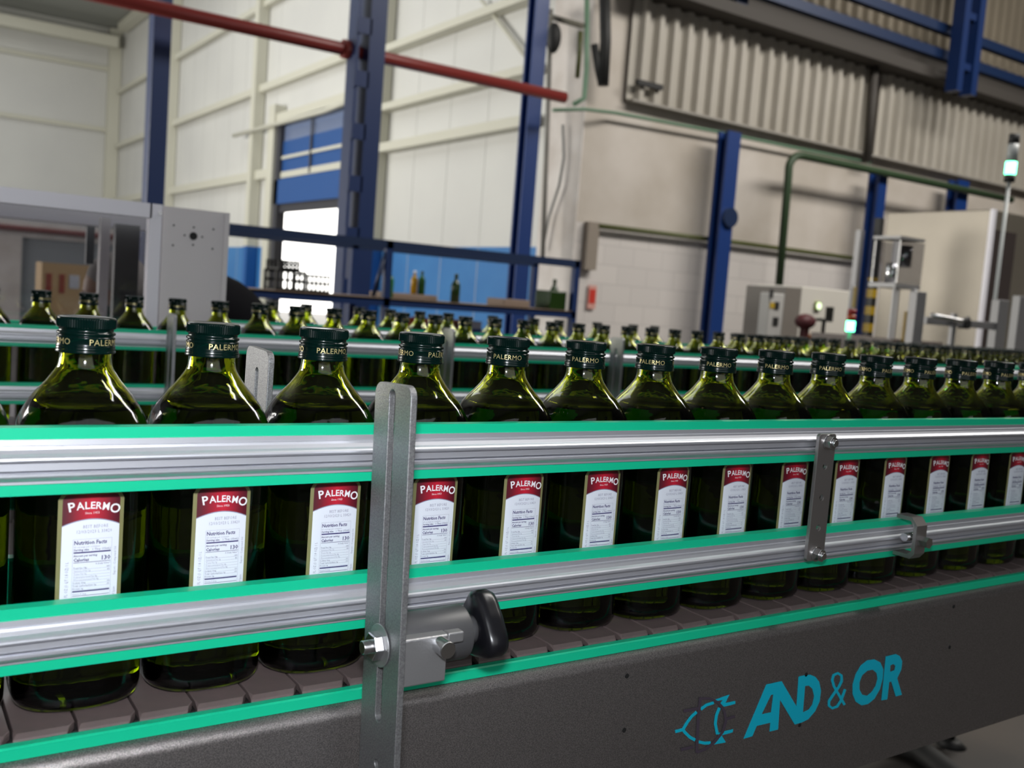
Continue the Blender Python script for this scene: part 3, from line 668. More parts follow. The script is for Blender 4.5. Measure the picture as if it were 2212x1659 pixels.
MB().cyl((2.752-c2.location.x, 1.582-Y2, 0.02), (2.752-c2.location.x, 1.582-Y2, 0.11), 0.010, 10).cyl((2.752-c2.location.x, 1.582-Y2, 0.0), (2.752-c2.location.x, 1.582-Y2, 0.02), 0.045, 16, r2=0.02).build('foot', dark_rubber, lo)
# chains
def tile(mb, x, yc, zt, pitch=0.0368, hw=0.0570, mi=0):
    g = 0.0009; x0, x1 = x+g, x+pitch-g; hh = 0.006; ch = 0.0042
    for s in (-1, 1):
        pass
    top = [(x0+0.0022, yc-hw+ch), (x1-0.0030, yc-hw+ch), (x1+0.001, yc-hw+0.010), (x1+0.001, yc+hw-0.010), (x1-0.0030, yc+hw-ch), (x0+0.0022, yc+hw-ch), (x0+0.001, yc+hw-0.010), (x0+0.001, yc-hw+0.010)]
    mid = [(x0-0.0002, yc-hw), (x1-0.0046, yc-hw), (x1+0.001, yc-hw+0.010), (x1+0.001, yc+hw-0.010), (x1-0.0046, yc+hw), (x0-0.0002, yc+hw), (x0+0.001, yc+hw-0.010), (x0+0.001, yc-hw+0.010)]
    n = 8; vs = [(a, b_, zt) for a, b_ in top]+[(a, b_, zt-0.0022) for a, b_ in mid]+[(a, b_, zt-hh) for a, b_ in mid]
    fs = [tuple(range(8))]+[(i, 8+i, 8+(i+1) % 8, (i+1) % 8) for i in range(8)]+[(8+i, 16+i, 16+(i+1) % 8, 8+(i+1) % 8) for i in range(8)]+[tuple(range(16, 24))[::-1]]
    mb.add(vs, fs, mi)
ch = thing('conveyor_chain', (0, Y1, BELT), 'brown plastic slat chain under the nearest row of bottles', 'chain')
tl = MB(); tile(tl, 0, 0, 0); l0 = tl.build('link', chain_mat, ch, bevel=0.0006)
l0.location.x = 0.0808-0.0368*8
for i in range(1, 95):
    c = l0.copy(); col.objects.link(c); c.parent = ch; c.location.x = l0.location.x+0.0368*i
MB().box((-0.4, -0.045, -0.028), (3.4, 0.045, -0.008)).build('chain_core', chain_dark, ch)
for (yc, zb_, x0, x1, lbx) in ((Y2, B2, -0.5, 5.0, 'brown slat chain under the second row of bottles'), (2.76, B3, 0.76, 5.4, 'brown slat chain under the farthest row of bottles')):
    m = MB(); x = x0
    while x < x1: tile(m, x, yc, zb_); x += 0.0368
    tag(m.build('conveyor_chain', chain_mat), lbx, 'chain')

# ---- lettering and marks on the side plate (plane of the near plate)
YP = Y1-0.061-0.0105
def cpx(c): return at(1420+c[0]/3.95, 1380+c[1]/3.95, Y=YP)
def decal(name, loops, mat, e=0.0003, parent=c1):
    L = [[(p.x, p.z) for p in (cpx(q) for q in lp)] for lp in loops]
    v, f = curve_mesh(L, 0.0001)
    m = MB(); m.add([(a-parent.location.x, YP-e-Y1+b3, z_) for a, z_, b3 in v], f); return m.build(name, mat, parent)
AND = [[(733,852),(928,388),(1058,360),(1185,575),(1203,322),(1250,310),(1300,305),(1345,322),(1378,365),(1394,440),(1383,530),(1345,615),(1285,685),(1230,712),(1170,730),(1045,520),(1028,772),(955,790),(962,714),(845,742),(808,830)],
       [(888,642),(967,478),(987,473),(968,625)], [(1258,402),(1290,398),(1320,425),(1336,490),(1320,560),(1288,603),(1240,626)]]
OR_O = [[(1850,174),(1900,200),(1926,260),(1920,340),(1896,430),(1850,510),(1795,555),(1740,567),(1690,535),(1664,470),(1664,390),(1690,300),(1735,225),(1790,182)], [(1835,262),(1868,290),(1876,340),(1860,400),(1825,455),(1785,485),(1745,475),(1722,430),(1722,370),(1745,310),(1790,270)]]
OR_R = [[(1945,150),(2030,128),(2065,145),(2086,190),(2078,260),(2043,335),(2083,475),(2030,490),(1992,362),(1975,368),(1958,515),(1908,523)], [(1985,225),(2010,213),(2027,228),(2020,265),(1982,280)]]
def stroke(pts, wd):
    Lp = []; Rp = []
    for i, p in enumerate(pts):
        a = Vector(pts[max(i-1, 0)]); b_ = Vector(pts[min(i+1, len(pts)-1)]); d = (b_-a).normalized(); n_ = Vector((-d.y, d.x))*wd/2
        Lp.append((p[0]+n_.x, p[1]+n_.y)); Rp.append((p[0]-n_.x, p[1]-n_.y))
    return Lp+Rp[::-1]
decal('letters_and', AND, cyan_ink); decal('letter_o', OR_O, cyan_ink); decal('letter_r', OR_R, cyan_ink, 0.0005)
amp = [(1596,562),(1555,492),(1505,405),(1490,352),(1502,308),(1538,292),(1568,312),(1571,352),(1548,402),(1500,470),(1460,530),(1460,568),(1488,590),(1530,575),(1565,520),(1598,428)]
decal('ampersand', [stroke(amp[:8], 22)], cyan_ink, 0.0003); decal('ampersand', [stroke(amp[7:], 22)], cyan_ink, 0.0006)
for k_, (pts, wd) in enumerate((([(150,790),(212,774)], 26), ([(212,772),(235,800),(275,838),(320,862)], 26), ([(345,876),(400,888),(452,885)], 26), ([(215,772),(250,712),(290,658),(332,622)], 24), ([(365,600),(415,562),(478,542)], 24), ([(525,585),(500,650),(490,720),(508,812)], 24))):
    decal('fish_emblem', [stroke(pts, wd)], cyan_ink, 0.0004+0.00005*k_)
decal('fish_emblem', [[(492,516),(612,474),(578,545),(662,528),(662,554),(565,578),(535,548),(556,520),(505,528)]], cyan_ink, 0.0004)
decal('fish_emblem', [[(520,800),(644,768),(640,796),(545,822),(582,882),(470,902),(478,880),(515,862)]], cyan_ink, 0.0004)
for k_, (pts, wd) in enumerate((([(218,615),(352,588)], 26), ([(362,512),(345,650),(330,968)], 24), ([(350,508),(440,505),(515,540),(565,610),(580,700),(552,790),(480,880),(400,940),(330,966)], 22), ([(585,680),(655,658)], 22), ([(195,942),(300,918)], 26))):
    decal('ghost_emblem', [stroke(pts, wd)], purple_ink, 0.0008+0.00005*k_)
m = MB()
for q in ((1354, 1460), (1348, 1577), (1741, 1457), (1727, 1566), (2060, 1310), (2051, 1398)):
    p = at(*q, Y=YP); m.cyl((p.x-c1.location.x, YP-Y1-0.0004, p.z), (p.x-c1.location.x, YP-Y1+0.001, p.z), 0.0022, 14)
m.build('screw_holes', hole_mat, c1)

# ================================================================== SLOTTED PLATES AND CLAMP
def slotted(xp, yn, yf, z0, z1, t, sy0, sy1, sz0, sz1, label, holes=(), lean=0.0, r=0.008, name='slotted_plate'):
    yc = (yn+yf)/2; zc = (z0+z1)/2
    e = 0.0006
    L = [rrect(yn-yc+e, z0-zc+e, yf-yc-e, z1-zc-e, r)]
    if sz1 > sz0: L.append(rrect(sy0-yc, sz0-zc, sy1-yc, sz1-zc, (sy1-sy0)/2*0.999))
    for (hy_, hz_, hr) in holes: L.append(circ(hy_-yc, hz_-zc, hr))
    v, f = curve_mesh(L, t/2-e, e, 2)
    m = MB(); m.add([(c_, a, b_) for a, b_, c_ in v], f)
    o = m.build(name, steel); o.location = (xp+t/2, yc, zc); o.rotation_euler = (lean, 0, 0)
    return tag(o, label, 'bracket')
sp1 = slotted(0.2954, 0.5460, 0.5985, HZ-0.395, HZ-0.0625, 0.0048, 0.5675, 0.5775, HZ-0.292, HZ-0.066, 'large grey slotted steel plate standing in front of the guide rails', holes=((0.5720, HZ-0.320, 0.0035),), lean=-0.045)
sp2 = slotted(0.2785, 0.775, 0.831, HZ-0.395, HZ-0.0585, 0.0052, 0.797, 0.806, HZ-0.29, HZ-0.074, 'grey slotted steel plate behind the nearest bottles, between second and third', lean=0.03)
for i, (px, lbx) in enumerate(((374, 'slotted post in front of the second row, leftmost of its kind'), (979, 'slotted post in front of the second row, in the middle of the picture'), (1347, 'slotted post in front of the second row, right of the middle'))):
    p = at(px, 760, Y=1.93); slotted(p.x, 1.935, 1.985, HZ-0.40, HZ-0.082, 0.006, 1.957, 1.966, HZ-0.29, HZ-0.11, lbx)
# clamp on the near plate
cl = thing('rail_clamp', (0.3002, 0.5726, HZ-0.239), 'cast clamp with black star knob gripping a steel rod beside the big slotted plate', 'clamp')
MB().cyl((0.0006, 0, 0), (0.058, 0, 0.002), 0.0190, 40).build('clamp_body', grey_casting, cl, bevel=0.0012)
cv = MB().prism([(-0.0235, -0.022), (-0.0235, 0.010), (-0.0215, 0.0105), (-0.010, 0.0115), (-0.010, -0.022)], 0.0006, 0.0335); cv.box((0.0335, -0.0235, 0.0035), (0.046, -0.010, 0.0108)); cv.build('clamp_cover', casting, cl, bevel=0.001)
MB().box((0.0006, -0.012, 0.0185), (0.007, 0.004, 0.0215)).build('stop_tab', casting, cl)
MB().cyl((0.058, 0, 0.002), (0.068, 0, 0.002), 0.0105, 28).build('neck', grey_casting, cl)
k_ = MB(); nseg = 90; vs = []; fs = []
prof_k = [(0.066, 0.35), (0.0665, 0.85), (0.069, 0.98), (0.073, 1.0), (0.079, 1.0), (0.083, 0.93), (0.0845, 0.75), (0.085, 0.3)]
for xk, s in prof_k:
    for i in range(nseg):
        t = 2*PI*i/nseg; rr = (0.0230+0.0036*math.cos(3*t-0.5)+0.0006*math.cos(6*t-1.0))*s; vs.append((xk, rr*math.sin(t), 0.002+rr*math.cos(t)))
for j_ in range(len(prof_k)-1):
    for i in range(nseg): fs.append((j_*nseg+i, j_*nseg+(i+1) % nseg, (j_+1)*nseg+(i+1) % nseg, (j_+1)*nseg+i))
k_.add(vs, fs, 0, True); k_.add(vs[:nseg], [tuple(range(nseg))]); k_.add(vs[-nseg:], [tuple(range(nseg))[::-1]])
k_.build('star_knob', black_plastic, cl)
MB().cyl((-0.0063, 0, 0), (-0.0052, 0, 0), 0.0145, 36).build('washer', casting, cl, bevel=0.0003)
MB().cyl((-0.0125, 0, 0), (-0.0063, 0, 0), 0.0098, 6, phase=0.3).build('nut', bolt_steel, cl, bevel=0.0007)
MB().cyl((-0.0185, 0, 0), (0.0, 0, 0), 0.0046, 20).build('bolt', bolt_steel, cl, bevel=0.0004)
rd = MB().cyl((0, 0.62, 0), (0, 0.5376, 0), 0.0058, 28).build('holding_rod', bolt_steel, bevel=0.0005)
rd.location = (0.3275, 0, HZ-0.2350); tag(rd, 'short polished steel rod pointing out of the clamp towards the viewer', 'rod')
# short joint plate
v, f = curve_mesh([rrect(-0.0122, -0.0625, 0.0122, 0.0625, 0.003)]+[circ(0, z_, 0.0033) for z_ in (0.031, 0.0, -0.030)], 0.0015, 0.0004, 1)
jp = thing('joint_plate', (0.7838, 0.612, HZ-0.1710), 'small dark steel plate with three holes bolted across both front rails', 'bracket')
MB().add([(a, c_, b_) for a, b_, c_ in v], f).build('plate', dark_steel, jp)
for z_ in (0.055, -0.056):
    b_ = MB().cyl((0, -0.0015, z_), (0, -0.0035, z_), 0.0075, 24).cyl((0, -0.0035, z_), (0, -0.0095, z_), 0.0066, 6).cyl((0, -0.0095, z_), (0, -0.0125, z_), 0.0035, 16)
    b_.build('bolt', bolt_steel, jp, bevel=0.0004)
# rail clip on the lower rail
rc = thing('rail_clip', (0.934, 0.618, HZ-0.218), 'small steel clip with bolt on the lower front rail at the right', 'clip')
MB().prism([(0.004, 0.020), (-0.014, 0.020), (-0.021, 0.012), (-0.021, -0.018), (-0.016, -0.024), (0.004, -0.024), (0.004, -0.020), (-0.012, -0.020), (-0.017, -0.016), (-0.017, 0.010), (-0.013, 0.016), (0.004, 0.016)], -0.008, 0.010).build('bracket', dark_steel, rc)
MB().cyl((-0.012, -0.010, -0.002), (0.018, -0.010, -0.002), 0.0045, 12).cyl((0.0, -0.021, -0.004), (0.0, -0.032, -0.004), 0.0060, 6).build('bolt', bolt_steel, rc)

# ================================================================== MACHINE AT THE LEFT
grey_paint = pmat('grey_painted_panel', (0.66, 0.62, 0.63), 0.5)
post_alu = pmat('aluminium_frame', (0.78, 0.76, 0.82), 0.45, 0.15)
acr = bpy.data.materials.new('smoky_acrylic'); acr.use_nodes = True; nt = acr.node_tree
for n in list(nt.nodes): nt.nodes.remove(n)
out = nt.nodes.new('ShaderNodeOutputMaterial'); mx = nt.nodes.new('ShaderNodeMixShader'); tr = nt.nodes.new('ShaderNodeBsdfTransparent'); tr.inputs[0].default_value = (0.66, 0.66, 0.68, 1)
gl = nt.nodes.new('ShaderNodeBsdfGlossy'); gl.inputs['Roughness'].default_value = 0.08; gl.inputs['Color'].default_value = (0.9, 0.9, 0.9, 1); mx.inputs[0].default_value = 0.07
nt.links.new(tr.outputs[0], mx.inputs[1]); nt.links.new(gl.outputs[0], mx.inputs[2]); nt.links.new(mx.outputs[0], out.inputs[0])
YM = 2.3
mt = thing('machine_enclosure', (0.3, YM, 0), 'grey machine enclosure with clear front panel at the left behind the bottles', 'machine')
ox, oy = 0.3, YM
def mb_(mb, name, mat, parent=mt): return off(mb, (ox, oy, 0)).build(name, mat, parent)
zt = 1.384; xa = at(322, 560, Y=YM).x; xb = at(349, 560, Y=YM).x; xc = at(492, 560, Y=YM).x
mb_(MB().box((-0.6, YM, zt-0.032), (xa+0.002, YM+0.03, zt)), 'top_beam', post_alu)
mb_(MB().box((xa-0.002, YM, 0.0), (xb-0.003, YM+0.03, zt)), 'corner_post', post_alu)
for k_, zz in enumerate((zt-0.02, zt-0.3)):
    mb_(MB().cyl((xb-0.008, YM-0.004, zz), (xb-0.008, YM, zz), 0.005, 12), 'screw', bolt_steel)
pn = MB().box((xb, YM+0.004, 0.86), (xc, YM+0.02, zt-0.002)).box((xc-0.012, YM+0.0, 0.86), (xc, YM+0.03, zt-0.002))
mb_(pn, 'side_panel', grey_paint)
p = at(418, 510, Y=YM+0.003)
hm = MB().cyl((p.x, p.y, p.z), (p.x, p.y+0.002, p.z), 0.009, 24)
for dx, dz in ((-0.045, 0.02), (0.045, 0.02), (-0.045, -0.025), (0.045, -0.025), (0.0, 0.02), (0.0, -0.02), (0.02, 0), (-0.02, 0)): hm.cyl((p.x+dx, p.y, p.z+dz), (p.x+dx, p.y+0.002, p.z+dz), 0.0022, 10)
mb_(hm, 'holes', hole_mat)
mb_(MB().box((-0.6, YM+0.012, 0.86), (xa, YM+0.016, zt-0.032)), 'clear_panel', acr)
mb_(MB().box((-0.6, YM+0.9, zt-0.032), (xc, YM+0.93, zt)), 'rear_beam', post_alu)
mb_(MB().box((-0.6, YM+0.42, zt-0.045), (xc, YM+0.50, zt-0.012)), 'inner_beam', post_alu)
x1 = at(216, 560, Y=YM+0.25).x; x2 = at(236, 560, Y=YM+0.25).x
mb_(MB().box((x1, YM+0.25, 0.5), (x2, YM+0.28, zt-0.03)), 'inner_post', grey_paint)
x1 = at(248, 560, Y=YM+0.3).x; x2 = at(300, 560, Y=YM+0.3).x
mb_(MB().box((x1, YM+0.30, 0.86), (x2, YM+0.33, zt-0.04)), 'dark_drive_housing', pmat('black_housing', (0.03, 0.03, 0.033), 0.5))
x1 = at(186, 480, Y=YM+0.9).x; x2 = at(203, 480, Y=YM+0.9).x
mb_(MB().box((x1, YM+0.88, 1.24), (x2, YM+0.9, zt)), 'hanging_arm', pmat('charcoal_arm', (0.04, 0.045, 0.055), 0.5))
mb_(MB().box((-0.6, YM, 0.0), (xc, YM+0.93, 0.84)), 'base_cabinet', grey_paint)

# things seen through the clear panel: door frame of the far wall, red pipe, cardboard boxes
pp = at(100, 470, Y=16.0)
q0 = at(48, 512, Y=18); q1 = at(320, 540, Y=18)
sh = thing('partition', (q0.x, 18, 0), 'pale partition with grey opening seen through the clear machine panel', 'partition')
MB().box((-8, 0, 0), (0, 0.1, q0.z+0.25)).box((0, 0, q0.z), (3.1, 0.1, q0.z+0.25)).build('white_frame', plaster, sh)
MB().box((0, 0.05, 0), (3.1, 0.08, q0.z)).build('grey_curtain', pmat('grey_curtain', (0.27, 0.29, 0.31), 0.6), sh)
q = at(-10, 489, Y=17.9); q2 = at(320, 510, Y=17.9)
tubeobj('red_pipe', [Vector((-8, 17.9, q.z)), Vector((q0.x+3.1, 17.9, q.z))], 0.05, red_paint, 'thin red pipe seen through the clear machine panel')
cb_ = pmat('cardboard', (0.66, 0.45, 0.24), 0.7)
red_print = pmat('red_print', (0.40, 0.08, 0.06), 0.6)
q = at(91, 566, Y=8.0); q2 = at(165, 566, Y=8.0); zt2 = at(91, 566, Y=8.0).z; wd = q2.x-q.x+0.12
for k_, (z0, z1, dx) in enumerate(((zt2-0.32, zt2, 0.0), (zt2-0.64, zt2-0.32, -0.02), (0, zt2-0.64, 0.0))):
    bx = thing('cardboard_box', (q.x+dx, 8.0, z0), ['upper cardboard box with red marks seen through the clear machine panel', 'middle cardboard box of the stack behind the machine', 'bottom cardboard box of the stack behind the machine'][k_], 'box', 'cardboard boxes behind the machine')
    MB().box((0, 0, 0.0), (wd, 0.3, z1-z0)).build('carton', cb_, bx)
    if k_ == 0:
        MB().box((0.03, -0.003, 0.10), (0.07, 0, 0.24)).build('print_mark', red_print, bx); MB().box((0.12, -0.003, 0.10), (0.16, 0, 0.24)).build('print_mark', red_print, bx)
        MB().box((0.19, -0.004, 0.14), (0.26, 0, 0.24)).build('paper_label', label_white, bx)

# ================================================================== PERSON behind the machine
cloth = pmat('black_jacket_cloth', (0.007, 0.007, 0.009), 0.9, spec=0.1)
greycap = pmat('pale_grey_hood', (0.35, 0.32, 0.31), 0.8)
skin = pmat('skin', (0.45, 0.26, 0.19), 0.55)
pers = thing('person', (1.08, 3.55, 0), 'person in black jacket and pale cap bending over behind the grey machine', 'person')
def skinned(name, verts, edges, radii, mat, parent, root=0, lvl=2):
    me = bpy.data.meshes.new(name); me.from_pydata(verts, edges, []); me.materials.append(mat)
    o = bpy.data.objects.new(name, me); col.objects.link(o); o.parent = parent
    o.modifiers.new('skin', 'SKIN'); 
    for i, r_ in enumerate(radii):
        sv = me.skin_vertices[0].data[i]; sv.radius = (r_, r_) if not isinstance(r_, tuple) else r_; sv.use_root = (i == root)
    s = o.modifiers.new('sub', 'SUBSURF'); s.levels = lvl; s.render_levels = lvl
    for p_ in me.polygons: p_.use_smooth = True
    o.modifiers['skin'].use_smooth_shade = True
    return o
# pelvis at the right, trunk bent forward to the left, head low over the work
V = [(0.14, 0.05, 0.86), (0.12, 0.05, 0.98), (0.06, 0.04, 1.10), (-0.09, 0.02, 1.13), (-0.19, 0.01, 1.12), (-0.27, 0.0, 1.12),   # pelvis, waist, chest, shoulders, neck
     (-0.21, -0.16, 1.09), (-0.37, -0.19, 1.07), (-0.52, -0.15, 1.03),        # near arm
     (-0.21, 0.19, 1.08), (-0.35, 0.23, 0.94), (-0.52, 0.20, 0.98),           # far arm
     (0.15, -0.05, 0.80), (0.10, -0.06, 0.46), (0.14, -0.06, 0.10), (0.15, 0.15, 0.80), (0.18, 0.16, 0.46), (0.24, 0.16, 0.10)]
Ed = [(0, 1), (1, 2), (2, 3), (3, 4), (4, 5), (4, 6), (6, 7), (7, 8), (4, 9), (9, 10), (10, 11), (0, 12), (12, 13), (13, 14), (0, 15), (15, 16), (16, 17)]
RR = [0.15, 0.155, 0.16, 0.155, 0.11, 0.062, 0.075, 0.055, 0.042, 0.075, 0.055, 0.042, 0.095, 0.07, 0.05, 0.095, 0.07, 0.05]
skinned('body', V, Ed, RR, cloth, pers)
hd = MB().sphere((-0.355, 0.0, 1.155), 0.1, n=16, sc=(0.98, 0.78, 1.15)).sphere((-0.445, 0.0, 1.135), 0.017, n=8).sphere((-0.35, -0.078, 1.14), 0.022, n=8, sc=(1, 0.4, 1.3)).sphere((-0.35, 0.078, 1.14), 0.022, n=8, sc=(1, 0.4, 1.3))
hd.build('head', skin, pers)
MB().sphere((-0.342, 0, 1.185), 0.104, n=16, sc=(1.0, 0.82, 1.0)).build('cap', greycap, pers)
for s_, hx, hy_, hz_ in ((-1, -0.54, -0.15, 1.03), (1, -0.54, 0.20, 0.98)):
    Vh = [(hx, hy_, hz_), (hx-0.055, hy_, hz_+0.002)]; Eh = [(0, 1)]; Rh = [0.028, 0.034]
    for f_ in range(4):
        b0 = len(Vh); yy_ = hy_+(f_-1.5)*0.02; ln = (0.07, 0.082, 0.076, 0.06)[f_]
        Vh += [(hx-0.085, yy_, hz_), (hx-0.085-ln*0.5, yy_, hz_-0.012), (hx-0.085-ln*0.85, yy_, hz_-0.035)]; Eh += [(1, b0), (b0, b0+1), (b0+1, b0+2)]; Rh += [0.0095, 0.0085, 0.0075]
    b0 = len(Vh); Vh += [(hx-0.05, hy_-s_*0.045, hz_-0.008), (hx-0.085, hy_-s_*0.06, hz_-0.02)]; Eh += [(1, b0), (b0, b0+1)]; Rh += [0.011, 0.009]
    skinned('hand', Vh, Eh, Rh, skin, pers, 0, 1)
for dx, dy in ((0.14, -0.06), (0.24, 0.16)): MB().sphere((dx-0.05, dy, 0.05), 0.1, n=10, sc=(1.3, 0.5, 0.5)).build('shoe', black_plastic, pers)

# ================================================================== BLUE SHELVING RACK
YR = 7.6
rk = thing('blue_rack', (4.0, YR, 0), 'low blue steel rack with an open shelf in front of the blue wall band', 'rack')
def rb(a, b_, name='rail', mat=navy): off(MB().box(a, b_), (4.0, YR, 0)).build(name, mat, rk)
x0, x1 = at(470, 500, Y=YR).x, at(1250, 600, Y=YR).x; xm = at(832, 600, Y=YR).x
rb((x0, YR, 1.57), (x1, YR+0.06, 1.64), 'top_rail'); rb((x0, YR+0.7, 1.57), (x1, YR+0.76, 1.62), 'top_rail')
rb((x0+0.2, YR, 1.08), (x1, YR+0.05, 1.145), 'shelf_beam', blue_steel); rb((x0+0.2, YR+0.0, 1.125), (x1-0.03, YR+0.7, 1.15), 'shelf_board', pmat('wooden_shelf', (0.30, 0.22, 0.17), 0.6))
for xx in (x0+0.02, xm, x1-0.05): rb((xx, YR, 0), (xx+0.06, YR+0.06, 1.64), 'upright', blue_steel); rb((xx, YR+0.7, 0), (xx+0.06, YR+0.76, 1.62), 'upright', blue_steel)
rb((x0+0.2, YR+0.02, 0.30), (x1, YR+0.06, 0.36), 'shelf_beam', blue_steel)
off(MB().tube([at(806, 640, Y=YR+0.03), at(834, 545, Y=YR+0.03)], 0.02, 8), (4.0, YR, 0)).build('brace', navy, rk)
rgreen = pmat('bright_green_glass_sample', (0.02, 0.13, 0.01), 0.2); ramber = pmat('amber_oil_sample', (0.55, 0.30, 0.01), 0.2); rdark = pmat('dark_olive_glass_sample', (0.012, 0.035, 0.004), 0.2)
def small_bottle(px, h, r_, mat, lbx, dy=0.12, z0=1.15):
    p = at(px, 640, Y=YR+dy); t = thing('sample_bottle', (p.x, YR+dy, z0), lbx, 'bottle', 'sample bottles on the blue rack')
    m = MB(); n = 18; pr_ = [(0, r_), (h*0.60, r_), (h*0.72, r_*0.7), (h*0.8, r_*0.36), (h*0.92, r_*0.36)]; vs = []; fs = []
    for z_, rr in pr_:
        for i in range(n): vs.append((rr*math.cos(2*PI*i/n), rr*math.sin(2*PI*i/n), z_))
    for j_ in range(len(pr_)-1):
        for i in range(n): fs.append((j_*n+i, j_*n+(i+1) % n, (j_+1)*n+(i+1) % n, (j_+1)*n+i))
    m.add(vs, fs, 0, True); m.add(vs[:n], [tuple(range(n))[::-1]]); m.build('body', mat, t)
    MB().cyl((0, 0, h*0.88), (0, 0, h), r_*0.42, 14).build('cap', rdark if mat != ramber else post_alu, t)
small_bottle(839, 0.26, 0.04, rgreen, 'dark green bottle on the blue rack touching its upright')
small_bottle(893, 0.21, 0.032, ramber, 'amber oil bottle with pale top on the blue rack', 0.3, 1.20)
small_bottle(909, 0.21, 0.032, rgreen, 'bright green bottle right beside the amber one on the blue rack', 0.3, 1.20)
small_bottle(983, 0.26, 0.042, rdark, 'single dark green bottle standing alone mid shelf on the blue rack')
small_bottle(1196, 0.30, 0.045, rdark, 'tall dark bottle at the right end of the blue rack shelf', 0.36)
p = at(1183, 640, Y=YR+0.2); o = MB().box((p.x-0.08, YR+0.05, 1.15), (p.x+0.12, YR+0.3, 1.15+0.18)).build('storage_can', rdark, bevel=0.01); tag(o, 'square dark olive can beside the tall bottle on the blue rack', 'can')
p = at(1105, 640, Y=YR+0.2); o = MB().box((p.x-0.15, YR+0.1, 1.15), (p.x+0.15, YR+0.4, 1.22)).build('wooden_tray', pmat('dull_wood', (0.22, 0.16, 0.12), 0.7), bevel=0.01); tag(o, 'low brown tray on the blue rack shelf right of the lone bottle', 'tray')
p = at(880, 620, Y=YR+0.3); o = MB().box((p.x-0.3, YR+0.2, 1.15), (p.x+0.26, YR+0.45, 1.20)).build('wooden_tray', bpy.data.materials['dull_wood'], bevel=0.01); tag(o, 'long brown tray under the amber and green bottles on the blue rack', 'tray')
# crates against the bright door
def crate(px0, px1, z0, hgt, lbx, dy=0.15):
    a = at(px0, 600, Y=YR+dy).x; b_ = at(px1, 600, Y=YR+dy).x; m = MB(); wq = b_-a; y0 = YR+dy
    for y_ in (y0, y0+0.28):
        for zz in (z0, z0+hgt*0.5-0.008, z0+hgt-0.02): m.box((a, y_, zz), (b_, y_+0.015, zz+0.02))
        for k in range(6): xx = a+wq*k/5-0.008; m.box((xx, y_, z0), (xx+0.016, y_+0.015, z0+hgt))
    m.box((a, y0, z0), (b_, y0+0.29, z0+0.012))
    tag(m.build('bottle_crate', dark_rubber), lbx, 'crate', 'black crates on the blue rack')
crate(598, 660, 1.15, 0.17, 'black slatted crate at the left on the blue rack, dark against the bright doorway')
crate(666, 712, 1.15, 0.15, 'black slatted crate beside the slotted column, on the blue rack')
crate(602, 645, 1.32, 0.08, 'small black crate stacked on the left crate of the blue rack')
# blue bins below the shelf
for k, (px, cc, lbx) in enumerate(((850, (0.3, 0.02, 0.02), 'red topped bin under the blue rack, leftmost'), (875, (0.45, 0.05, 0.01), 'orange red topped bin under the blue rack, second'), (915, (0.3, 0.02, 0.03), 'dark red topped bin under the blue rack, third'), (955, (0.05, 0.02, 0.02), 'brown topped bin under the blue rack, fourth'), (992, (0.25, 0.04, 0.02), 'small red topped bin under the blue rack, fifth'), (1020, (0.4, 0.4, 0.5), 'white topped bin under the blue rack, rightmost'))):
    p = at(px, 690, Y=YR+0.25); bn = thing('storage_bin', (p.x, YR+0.25, 0.36), lbx, 'bin', 'bins under the blue rack')
    MB().box((-0.058, -0.1, 0), (0.058, 0.15, 0.56)).build('tub', bpy.data.materials['blue_painted_steel'], bn); MB().box((-0.052, -0.09, 0.56), (0.052, 0.14, 0.63)).build('contents', pmat('bin_contents', cc, 0.6), bn)

# ================================================================== MACHINES AT THE RIGHT
stain = pmat('warm_stainless_panel', (0.24, 0.215, 0.175), 0.36, 0.5, vary=(0.8, (0.18, 0.16, 0.13)))
cab = at(2134, 560, Y=4.6); ztop = at(2134, 449, Y=4.6).z; yb_ = 4.6+1.7
sc_ = thing('stainless_cabinet', (cab.x, 4.6, 0), 'tall stainless steel machine cabinet at the right edge', 'machine')
MB().box((0, 0, 0), (3.5, 1.0, ztop)).build('housing', stain, sc_, bevel=0.01)
MB().box((-0.012, -0.012, 0), (0.03, 0.02, ztop)).build('corner_edge', post_alu, sc_)
q0 = at(2147, 495, Y=4.58); q1 = at(2200, 495, Y=4.58)
MB().box((q0.x-cab.x, -0.01, 0.6), (q1.x-cab.x, 0.004, q0.z)).build('dark_reflection', pmat('painted_dark_reflection', (0.05, 0.04, 0.038), 0.25), sc_)  # dark patch painted in for a reflection on the cabinet front
# aluminium guard posts and arms in front of it
YG = 3.1
dull_alu = pmat('dull_aluminium_extrusion', (0.27, 0.265, 0.27), 0.45, 0.3)
gf0 = at(1990, 700, Y=YG)
ga = thing('guard_frame', (gf0.x, YG, 0), 'aluminium guard posts joined by a horizontal bar before the stainless cabinet', 'frame')
for pxl, pxr, pyt in ((1980, 2000, 630), (2157, 2178, 648), (2202, 2230, 640)):
    a = at(pxl, pyt+30, Y=YG); b_ = at(pxr, pyt+30, Y=YG); z_ = at((pxl+pxr)/2, pyt, Y=YG).z
    MB().box((a.x-gf0.x, 0, 0), (b_.x-gf0.x, 0.05, z_)).build('post', dull_alu, ga, bevel=0.004)
a = at(2000, 692, Y=YG+0.02); b_ = at(2160, 703, Y=YG+0.02); ox_ = a.x-gf0.x
MB().box((ox_, 0.01, a.z-0.02), (ox_+b_.x-a.x, 0.04, a.z+0.02)).build('bar', dull_alu, ga, bevel=0.003)
MB().cyl((ox_+0.36, 0.0, a.z), (ox_+0.36, 0.05, a.z), 0.03, 12).build('collar', dark_rubber, ga); MB().box((ox_+0.2, -0.01, a.z-0.25), (ox_+0.235, 0.01, a.z+0.05)).build('drop_rod', dull_alu, ga)
